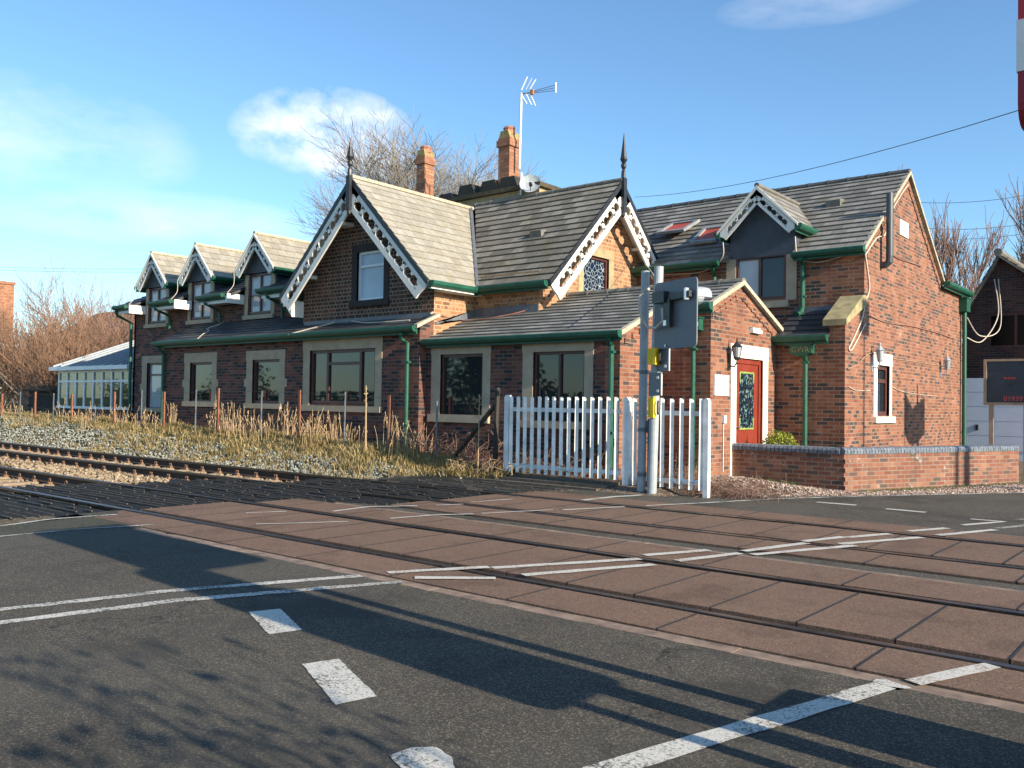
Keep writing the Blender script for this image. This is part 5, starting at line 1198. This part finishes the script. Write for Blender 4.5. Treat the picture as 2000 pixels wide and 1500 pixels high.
# ---------------------------------------------------------------- trees
def tree(base,h,spread,levels,name,label,cat,mats=(BARK,TWIG),seed=1,upb=.35,r0=None,nb=(4,6),trunk=.3,first=None,dens_=1,twr=.006,minr=.004,loc_kind='tree'):
    rnd=random.Random(seed); t=thing(name,label,cat,base); tk=MB(); tw=MB(); r0=r0 or h*.022
    def grow(p,d,L,r,lv):
        n=5 if lv<2 else 3; pts=[p]; q=p; dd=d
        for i in range(n):
            dd=(dd+V((rnd.gauss(0,.13),rnd.gauss(0,.13),rnd.gauss(.02,.08)+ (upb*.12)))).normalized(); q=q+dd*(L/n); pts.append(q)
        r2=max(minr,r*.55); (tk if lv<2 else tw).tube(pts,r,6 if lv<1 else (5 if lv<2 else 3),False,r2)
        if lv>=levels: return
        k=rnd.randint(*nb)+(1 if lv>1 else 0)
        for i in range(int(k*dens_)):
            f=rnd.uniform(.35 if lv else trunk,1.0); idx=min(n-1,int(f*n)); pp=pts[idx].lerp(pts[idx+1],f*n-idx)
            an=rnd.uniform(0,6.28); side=dd.orthogonal().normalized(); side=(Matrix.Rotation(an,3,dd)@side)
            tilt=rnd.uniform(.45,1.0)*spread; nd=(dd+side*tilt+V((0,0,upb))).normalized()
            grow(pp,nd,L*rnd.uniform(.5,.78),max(minr,r2*(.8 if lv else .75)),lv+1)
        grow(pts[-1],(dd+V((rnd.gauss(0,.2),rnd.gauss(0,.2),.1))).normalized(),L*.68,r2,lv+1)
    if first: 
        for (d,L,r) in first: grow(V(base),V(d).normalized(),L,r,1)
    else: grow(V(base),V((rnd.gauss(0,.03),rnd.gauss(0,.03),1)),h*.42,r0,0)
    tk.build('trunk',mats[0],t); tw.build('crown',mats[1],t); return t
fork=[((-.8,-.15,.75),3.6,.10),((-.35,.3,1),4.2,.12),((.1,-.2,1),4.4,.13),((.55,.2,.9),4.0,.11),((.9,-.3,.55),3.6,.10),((-.1,.5,.8),3.5,.1)]
tree((-24.0,24.3,-.1),11.3,.92,5,'bare_tree','large bare tree with fine twigs rising behind the two brick chimneys','tree',(BARKG,BARKG),11,.05,.22,(4,6),.5,None,1.0,minr=.006)
tree((-10.6,49.6,-.1),13,.45,4,'bare_tree','upright bare tree behind the right gable and the garage roof','tree',(BARK,TWIGR),5,.45,.24,(4,5),.25,minr=.012)
tree((-7.9,51.5,-.1),13,.45,4,'bare_tree','bare tree at the far right edge behind the garage roof','tree',(BARK,TWIGR),9,.45,.24,(4,5),.25,minr=.012)
tree((-15.0,56,-.1),8.5,.6,4,'bare_tree','lower spreading bare tree just right of the right gable','tree',(BARK,TWIGR),14,.3,.2,(4,5),.2,minr=.012)
def shrub(x,y,h,seed,label,mat=TWIG,n=16):
    rnd=random.Random(seed); f=[((rnd.gauss(0,.55),rnd.gauss(0,.45),rnd.uniform(.5,1)),h*rnd.uniform(.32,.45),.045) for _ in range(n)]
    return tree((x,y,.2),h,.8,4,'bare_shrub',label,'shrub',(BARKG,mat),seed,.1,.05,(3,4),.2,f,1.0,minr=.007)
shrub(-37.5,17.0,5.2,21,'bare brown hedge shrub right behind the conservatory roof')
shrub(-42.5,17.8,7.2,22,'tall bare brown shrub left of the conservatory, in front of the orange brick wall')
shrub(-46.5,17.0,6.8,23,'bare brown shrub at the left, before the brick chimney of the neighbouring house')
shrub(-50.0,19.5,6.8,24,'bare brown shrub at the far left edge of the picture')
shrub(-38.5,21.5,7.6,25,'loose reddish shrub between the neighbouring house and the white eaves',TWIGR)
shrub(-52.5,24.0,9.2,26,'taller bare shrub rising over the ridge of the neighbouring brown roof',TWIGR)
leaf=leafball((-41.5,15.0,.7),2.2,.7,1.0,900,.09,GALVD,'','','')
# neighbouring house
t=thing('bungalow','orange brick bungalow with a brown hipped roof behind the bare shrubs at the left','house',(-52,27,0))
mb=MB(); mb.box(-62,-44.5,23.5,32,-.3,3.5); mb.build('wall',BR_CHIM,t)
mb=MB(); A,B,C,D=V((-62.6,22.9,3.4)),V((-43.9,22.9,3.4)),V((-43.9,32.6,3.4)),V((-62.6,32.6,3.4)); P,Q=V((-59,27.8,7.0)),V((-48.3,27.8,7.0))
roofslope(mb,A,B,Q,P,row=.4); roofslope(mb,C,D,P,Q,row=.4); mb.poly([B,C,Q]); mb.poly([D,A,P]); mb.build('roof',T_BROWN,t)
mb=MB(); cp=on(5,580,1,27.0); mb.box(cp.x-.9,cp.x+.55,26.6,27.6,5.5,on(5,556,1,27).z); mb.box(cp.x-.98,cp.x+.63,26.52,27.68,on(5,556,1,27).z,on(5,551,1,27).z); mb.build('chimney',BR_CHIM,t)
mb=MB(); mb.box(-40.5,-36.8,16.2,18.2,-.2,1.6); mb.prism([(-40.7,16.0,1.6),(-36.6,16.0,1.6),(-36.6,17.2,1.95),(-40.7,17.2,1.95)],(0,0,.05)); tag(mb.build('garden_shed',plain('shed_dark',(.04,.035,.03),.9,.4,4)),'low dark shed with a pale sloping roof left of the conservatory','shed')
# garage block on the right
t=thing('garage_block','dark shaded brick garage block with a white garage door, behind the right gable','garage',(-4,30,0))
y=28.5; ax_,az_=az(1953,505,y); lx,lz=az(1888,610,y)
rx,rz=ax_+3.2,az_-2.55
mb=MB(); d0_,d1_=az(1868,750,y),az(2060,750,y)
def top_(x): return az_-(ax_-x)*(az_-lz)/(ax_-lx) if x<ax_ else az_-(x-ax_)*.8
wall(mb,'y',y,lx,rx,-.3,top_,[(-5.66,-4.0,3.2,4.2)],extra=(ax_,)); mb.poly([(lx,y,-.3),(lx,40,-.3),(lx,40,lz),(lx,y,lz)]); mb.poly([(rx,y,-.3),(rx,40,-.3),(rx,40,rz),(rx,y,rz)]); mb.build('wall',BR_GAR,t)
mb=MB(); roofslope(mb,(rx+.1,y-.25,rz),(rx+.1,40,rz),(ax_,40,az_+.1),(ax_,y-.25,az_+.1),row=.3); roofslope(mb,(lx-.1,40,lz-.1),(lx-.1,y-.2,lz-.1),(ax_,y-.2,az_+.1),(ax_,40,az_+.1),row=.3); mb.build('roof',T_GREY,t)
mb=MB(); mb.tube([(ax_,y-.28,az_+.15),(ax_,40,az_+.15)],.12,6); mb.build('ridge_tiles',RIDGE,t)
window(t,'y',y,-5.66,-4.0,3.2,4.2,BROWNF,GLD,mull=[-4.95],fw_=.07)
mb=MB(); mb.box(-6.4,-2.2,y-.06,y-.02,-.1,2.14); 
gd=mb.build('garage_door',GARD,t); mb=MB()
for z in np.arange(.25,2.1,.42): mb.box(-6.39,-2.21,y-.075,y-.065,z,z+.40)
mb.build('door_panels',GARD,gd); mb=MB(); mb.box(-5.95,-5.88,y-.13,y-.07,.82,.98); mb.build('handle',BLACKP,gd)
# hanging sign board on posts
t=thing('sign_board','dark framed notice board with faded lettering and a red telephone number, on two wooden posts','sign',(-3.5,22,0)); y=22.0
xa,zt_=az(1922,702,y); _,zb_=az(1922,791,y); xb=xa+2.2
FR=plain('sign_frame_wood',(.36,.27,.18),.7,.2,6); BK=plain('sign_face',(.035,.045,.06),.35,.3,3)
mb=MB(); mb.box(xa,xa+.06,y-.05,y+.03,zb_,zt_); mb.box(xb-.06,xb,y-.05,y+.03,zb_,zt_); mb.box(xa+.06,xb-.06,y-.05,y+.03,zt_-.05,zt_); mb.box(xa+.06,xb-.06,y-.05,y+.03,zb_,zb_+.06); mb.build('frame',FR,t)
mb=MB(); mb.box(xa+.05,xb-.05,y-.01,y+.02,zb_+.03,zt_-.03); fc=mb.build('face',BK,t)
REDL=plain('red_lettering',(.75,.08,.07),.5,.1,5); FADE=plain('faded_lettering',(.075,.08,.08),.5,.2,5)
x1_,z1_=az(1960,741,y); text('www.',.11,V((x1_,y-.014,z1_)),ROTY,REDL,'lettering',t)
x1_,z1_=az(1960,783,y); text('01939 290',.15,V((x1_,y-.014,z1_)),ROTY,REDL,'lettering',t)
for px in (1932,1999):
    x_,_=az(px,800,y); mb=MB(); mb.box(x_,x_+.09,y-.04,y+.05,-.1,zb_); mb.build('post',FR,t)
# ---------------------------------------------------------------- near wig-wag signal (mostly outside the frame, casts the long shadow)
t=thing('crossing_signal','near crossing signal with red and white bordered board, cut off at the upper right edge','signal',(-.5,3.5,0))
X0=-.56; Y0,Y1,Z0,Z1=3.25,4.20,2.31,3.5
mb=MB(); mb.tube([(X0+.12,3.50,-.1),(X0+.12,3.50,3.45)],.075,12); mb.tube([(X0+.16,3.80,-.1),(X0+.16,3.80,1.9)],.05,10); mb.build('shaft',GALV,t)
def rboard(y0,y1,z0,z1,r,x,mb,th=.03):
    pts=[]
    for cy,cz,a0 in ((y1-r,z1-r,0),(y0+r,z1-r,90),(y0+r,z0+r,180),(y1-r,z0+r,270)):
        for k in range(5): an=math.radians(a0+k*22.5); pts.append((x,cy+r*math.cos(an),cz+r*math.sin(an)))
    mb.prism(pts,(th,0,0))
mb=MB(); rboard(Y0,Y1,Z0,Z1,.07,X0,mb); bb=mb.build('backboard',REDS,t)
mb=MB()
for k in range(0,6,2):
    za=Z0+.17+.17*k; mb.box(X0-.004,X0+.034,Y0-.003,Y0+.09,za,za+.17); mb.box(X0-.004,X0+.034,Y1-.09,Y1+.003,za,za+.17)
mb.build('white_stripe',WHS,bb)
mb=MB(); rboard(Y0+.085,Y1-.085,Z0+.085,Z1-.085,.04,X0-.003,mb,.04); mb.build('black_panel',BLACKP,bb)
for (yy,zz) in ((3.45,3.1),(3.98,3.1),(3.71,2.6)):
    mb=MB(); mb.lathe((X0,yy,zz),[(.11,0),(.11,.1),(.12,.12)],14,V((1,0,0))); a=[V((X0,yy+math.cos(math.radians(-10+25*k))*.13,zz+math.sin(math.radians(-10+25*k))*.13)) for k in range(9)]
    for p,q in zip(a,a[1:]): mb.poly([p,q,q+V((.35,0,0)),p+V((.35,0,0))])
    mb.build('lamp_hood',BLACKP,t)
mb=MB(); rboard(3.02,3.64,.98,2.2,.08,.12,mb,.02); mb.tube([(.16,3.2,-.1),(.16,3.2,2.2)],.04,8); mb.tube([(.16,3.5,-.1),(.16,3.5,2.9)],.04,8); mb.build('sign_plate',GALVD,t)
mb=MB(); rboard(3.05,3.5,1.9,2.75,.12,.16,mb,.02); mb.build('shadow_bridge',GALVD,t)  # unseen plate added to join the board and sign shadows on the road
mb=MB(); mb.box(X0+.25,X0+.55,3.65,4.15,-.05,.55); mb.build('cabinet',GALV,t)
# sign on two posts to the east whose shadows fall on the garden wall
t=thing('road_sign','road sign on two posts beyond the right edge of the picture','sign',(5,18.3,0))
mb=MB(); mb.tube([(5.2,17.44,-.1),(5.2,17.44,4.6)],.05,8); mb.tube([(5.2,17.72,-.1),(5.2,17.72,4.6)],.09,10); mb.build('post',GALV,t)
mb=MB(); mb.box(5.1,5.12,17.3,17.9,7.2,7.9); mb.tube([(5.15,17.6,4.5),(5.15,17.6,7.3)],.04,8); mb.build('plate',GALVD,t)
mb=MB(); Xs=1.5; P=[(20.58,4.73),(21.24,4.32),(22.26,4.60),(22.28,3.74),(21.59,3.48),(20.97,3.49),(20.6,3.77)]; mb.prism([(Xs,a,b) for a,b in P],(.03,0,0)); mb.tube([(Xs+.045,20.62,-.1),(Xs+.045,20.62,4.4)],.018,6); mb.tube([(Xs+.045,22.24,-.1),(Xs+.045,22.24,4.3)],.018,6); tag(mb.build('shadow_board',GALVD),'unseen notched board on thin poles, added off to the right to shadow the gable','sign')  # added off-frame board, outline cut to give the notched shadow on the gable
# shrub to the right of the camera whose leaves shade the tarmac
t=thing('evergreen_shrub','loose leafy evergreen shrub beyond the right edge of the picture','shrub',(1.6,2.0,0))
rnd=random.Random(3); mb=MB(); lf=MB()
for i in range(34):
    a=rnd.uniform(0,6.28); b=V((1.6+rnd.gauss(0,.15),1.75+rnd.gauss(0,.15),0)); e_=b+V((math.cos(a)*rnd.uniform(.1,.9),math.sin(a)*rnd.uniform(.1,.85),rnd.uniform(1.0,2.7))); mb.tube([b,b.lerp(e_,.5)+V((0,0,.15)),e_],.014,4,False,.005)
    for k in range(26):
        f=rnd.uniform(.45,1.05); p=b.lerp(e_,f)+V((rnd.gauss(0,.09),rnd.gauss(0,.09),rnd.gauss(0,.09))); u=V((rnd.gauss(0,1),rnd.gauss(0,1),rnd.gauss(0,1))).normalized(); w=u.orthogonal().normalized(); s=rnd.uniform(.03,.06); lf.poly([p-u*s,p+w*s*.5,p+u*s,p-w*s*.5],[(0,0)]*4)
mb.build('stem',BARK,t); lf.build('foliage',G_GRN,t)
# hedge and trees on the far side of the line, seen only in the window glass
for i,(x,y,h,s) in enumerate(((-60,-45,9,31),(-40,-50,10,32),(-22,-46,8,33),(-78,-60,11,34),(-5,-14,8,35))):
    t=thing('bare_tree' if i==4 else 'field_tree','%s tree across the line south of the camera, mirrored in the windows'%('bare','round','broad','tall','near bare')[i],'tree',(x,y,0))
    mb=MB(); mb.tube([(x,y,-.1),(x,y,h*.6)],.25,7); mb.build('trunk',BARK,t)
    mb=leafball((x,y,h*.6),h*.42,h*.4,h*.42,2600,.30,G_GRN,'','',''); mb.build('crown',BARKG if i==4 else G_GRN,t)
mb=MB(); 
for i in range(9000):
    x=random.uniform(-140,30); p=V((x,-38+random.gauss(0,.8),random.uniform(0,2.4+2.6*max(0,math.sin(x*.31)+math.sin(x*.12+1))))); u=V((random.gauss(0,1),random.gauss(0,1),random.gauss(0,1))).normalized()*.3; w=u.orthogonal()*.7; mb.poly([p-u,p+w,p+u,p-w],[(0,0)]*4)
kind(mb.build('field_hedge',G_GRN),'stuff','dark hedge across the field south of the line','hedge')
# distant hedge line at the horizon left/right gaps
mb=MB()
for i in range(9000):
    x=random.uniform(-220,40); z=random.random()**1.5*7; p=V((x,75+random.gauss(0,2),z)); u=V((random.gauss(0,1),random.gauss(0,1),random.gauss(0,1))).normalized()*.45; w=u.orthogonal()*.5; mb.poly([p-u,p+w,p+u,p-w],[(0,0)]*4)
kind(mb.build('far_hedge',TWIG),'stuff','distant bare hedge line behind the buildings','hedge')
# overhead wires
def owire(a,b,r,label): 
    mb=MB(); a=V(a); b=V(b); mb.tube([a.lerp(b,k/12)-V((0,0,.25*4*(k/12)*(1-k/12))) for k in range(13)],r,4); tag(mb.build('overhead_wire',WIREM),label,'wire')
pa_=on(1240,385,1,21.8); pb_=on(2004,211,1,14)
owire(pa_,pb_,.0075,'single overhead wire rising from the wing roof to the upper right corner')
for z_,l in ((521,'upper'),(527,'lower')):
    owire(on(-60,z_-2,1,60),on(330,z_+4,1,75),.035,'%s of the two faint power lines left of the dormers'%l)
for k_,(a,b) in enumerate((((1800,445),(2010,436)),((1800,464),(2010,455)),((1790,395),(2010,380)),((1830,520),(2010,508)))):
    owire(on(*a,1,70),on(*b,1,70),.02,'%s faint power line crossing the bare trees at the right, counted downwards from the top'%('second','third','topmost','lowest')[k_])
# ================================================================== SKY AND SUN
EL,PH=math.radians(21.5),math.radians(-3.5)
sd=V((math.cos(EL)*math.cos(PH),math.cos(EL)*math.sin(PH),math.sin(EL)))
L=bpy.data.lights.new('sun','SUN'); L.energy=4.9; L.angle=math.radians(.55); L.color=(1,.88,.70)
lo=bpy.data.objects.new('sun',L); COL.objects.link(lo); lo.rotation_euler=sd.to_track_quat('Z','Y').to_euler(); lo.location=(30,0,30)
w=bpy.data.worlds.new('World'); sc.world=w; w.use_nodes=True; nt=w.node_tree; N_=nt.nodes; K=nt.links
bg=N_['Background']; sky=N_.new('ShaderNodeTexSky'); sky.sky_type='NISHITA'; sky.sun_disc=False; sky.sun_elevation=EL; sky.sun_rotation=math.pi/2-PH; sky.air_density=1.0; sky.dust_density=.25; sky.ozone_density=2.2; sky.altitude=100
tc=N_.new('ShaderNodeTexCoord')
def wn(t,**k):
    n=N_.new(t)
    for a,b in k.items(): setattr(n,a,b)
    return n
def wmath(op,a,b=0,cl=False):
    n=wn('ShaderNodeMath',operation=op,use_clamp=cl)
    for i,v in enumerate((a,b)):
        if isinstance(v,bpy.types.NodeSocket): K.new(v,n.inputs[i])
        else: n.inputs[i].default_value=v
    return n.outputs[0]
def wramp(f,st):
    n=wn('ShaderNodeValToRGB'); K.new(f,n.inputs[0]); e=n.color_ramp.elements
    while len(e)<len(st): e.new(.5)
    for i,(p,c) in enumerate(st): e[i].position=p; e[i].color=(c,c,c,1)
    return n.outputs[0]
dirv=tc.outputs['Generated']
def cloud(px,py,rx,ry_,scale,lo_,hi_,amt,stretch=(1,1,2.2),seed=0):
    # a bank of cloud standing in one part of the sky
    c=ray(px,py).normalized(); side=V((0,0,1)).cross(c).normalized(); upv=c.cross(side)
    def dot(v):
        n=wn('ShaderNodeVectorMath',operation='DOT_PRODUCT'); K.new(dirv,n.inputs[0]); n.inputs[1].default_value=v; return n.outputs['Value']
    a=wmath('DIVIDE',dot(side),rx/F); b=wmath('DIVIDE',dot(upv),ry_/F); fr_=wramp(dot(c),[(0,0),(.01,1)])
    d2=wmath('ADD',wmath('MULTIPLY',a,a),wmath('MULTIPLY',b,b)); m=wmath('SUBTRACT',1,d2,True)
    mp=wn('ShaderNodeMapping'); K.new(dirv,mp.inputs[0]); mp.inputs['Scale'].default_value=stretch; mp.inputs['Location'].default_value=(seed,seed*.3,0)
    nz=wn('ShaderNodeTexNoise'); K.new(mp.outputs[0],nz.inputs['Vector']); nz.inputs['Scale'].default_value=scale; nz.inputs['Detail'].default_value=7; nz.inputs['Roughness'].default_value=.58
    s_=wmath('MULTIPLY',wmath('POWER',m,.7),wramp(nz.outputs['Fac'],[(.30,0),(.72,1)]))
    return wmath('MULTIPLY',wmath('MULTIPLY',wramp(s_,[(lo_,0),(hi_,1)]),fr_),amt)
cs=[cloud(640,262,185,92,15,.10,.52,.72,(1,1,1.5),3),cloud(40,262,300,110,8,.10,1.0,.50,(1,1,2.4),1),cloud(300,425,330,58,9,.10,1.0,.45,(1,1,3.2),5),cloud(1600,5,180,40,12,.05,.8,.22,(1,1,3),8)]
tot=cs[0]
for c in cs[1:]: tot=wmath('MAXIMUM',tot,c)
mx_=wn('ShaderNodeMix'); mx_.data_type='RGBA'; K.new(tot,mx_.inputs[0]); tn=wn('ShaderNodeMix'); tn.data_type='RGBA'; tn.blend_type='MULTIPLY'; tn.inputs[0].default_value=1; K.new(sky.outputs[0],tn.inputs[6]); tn.inputs[7].default_value=(.80,1.01,1.12,1); K.new(tn.outputs[2],mx_.inputs[6]); mx_.inputs[7].default_value=(6.2,6.3,6.6,1)
K.new(mx_.outputs[2],bg.inputs[0]); bg.inputs[1].default_value=.115
sc.view_settings.view_transform='Standard'; sc.view_settings.look='None'; sc.view_settings.exposure=.85; sc.view_settings.gamma=1
sc.cycles.max_bounces=8
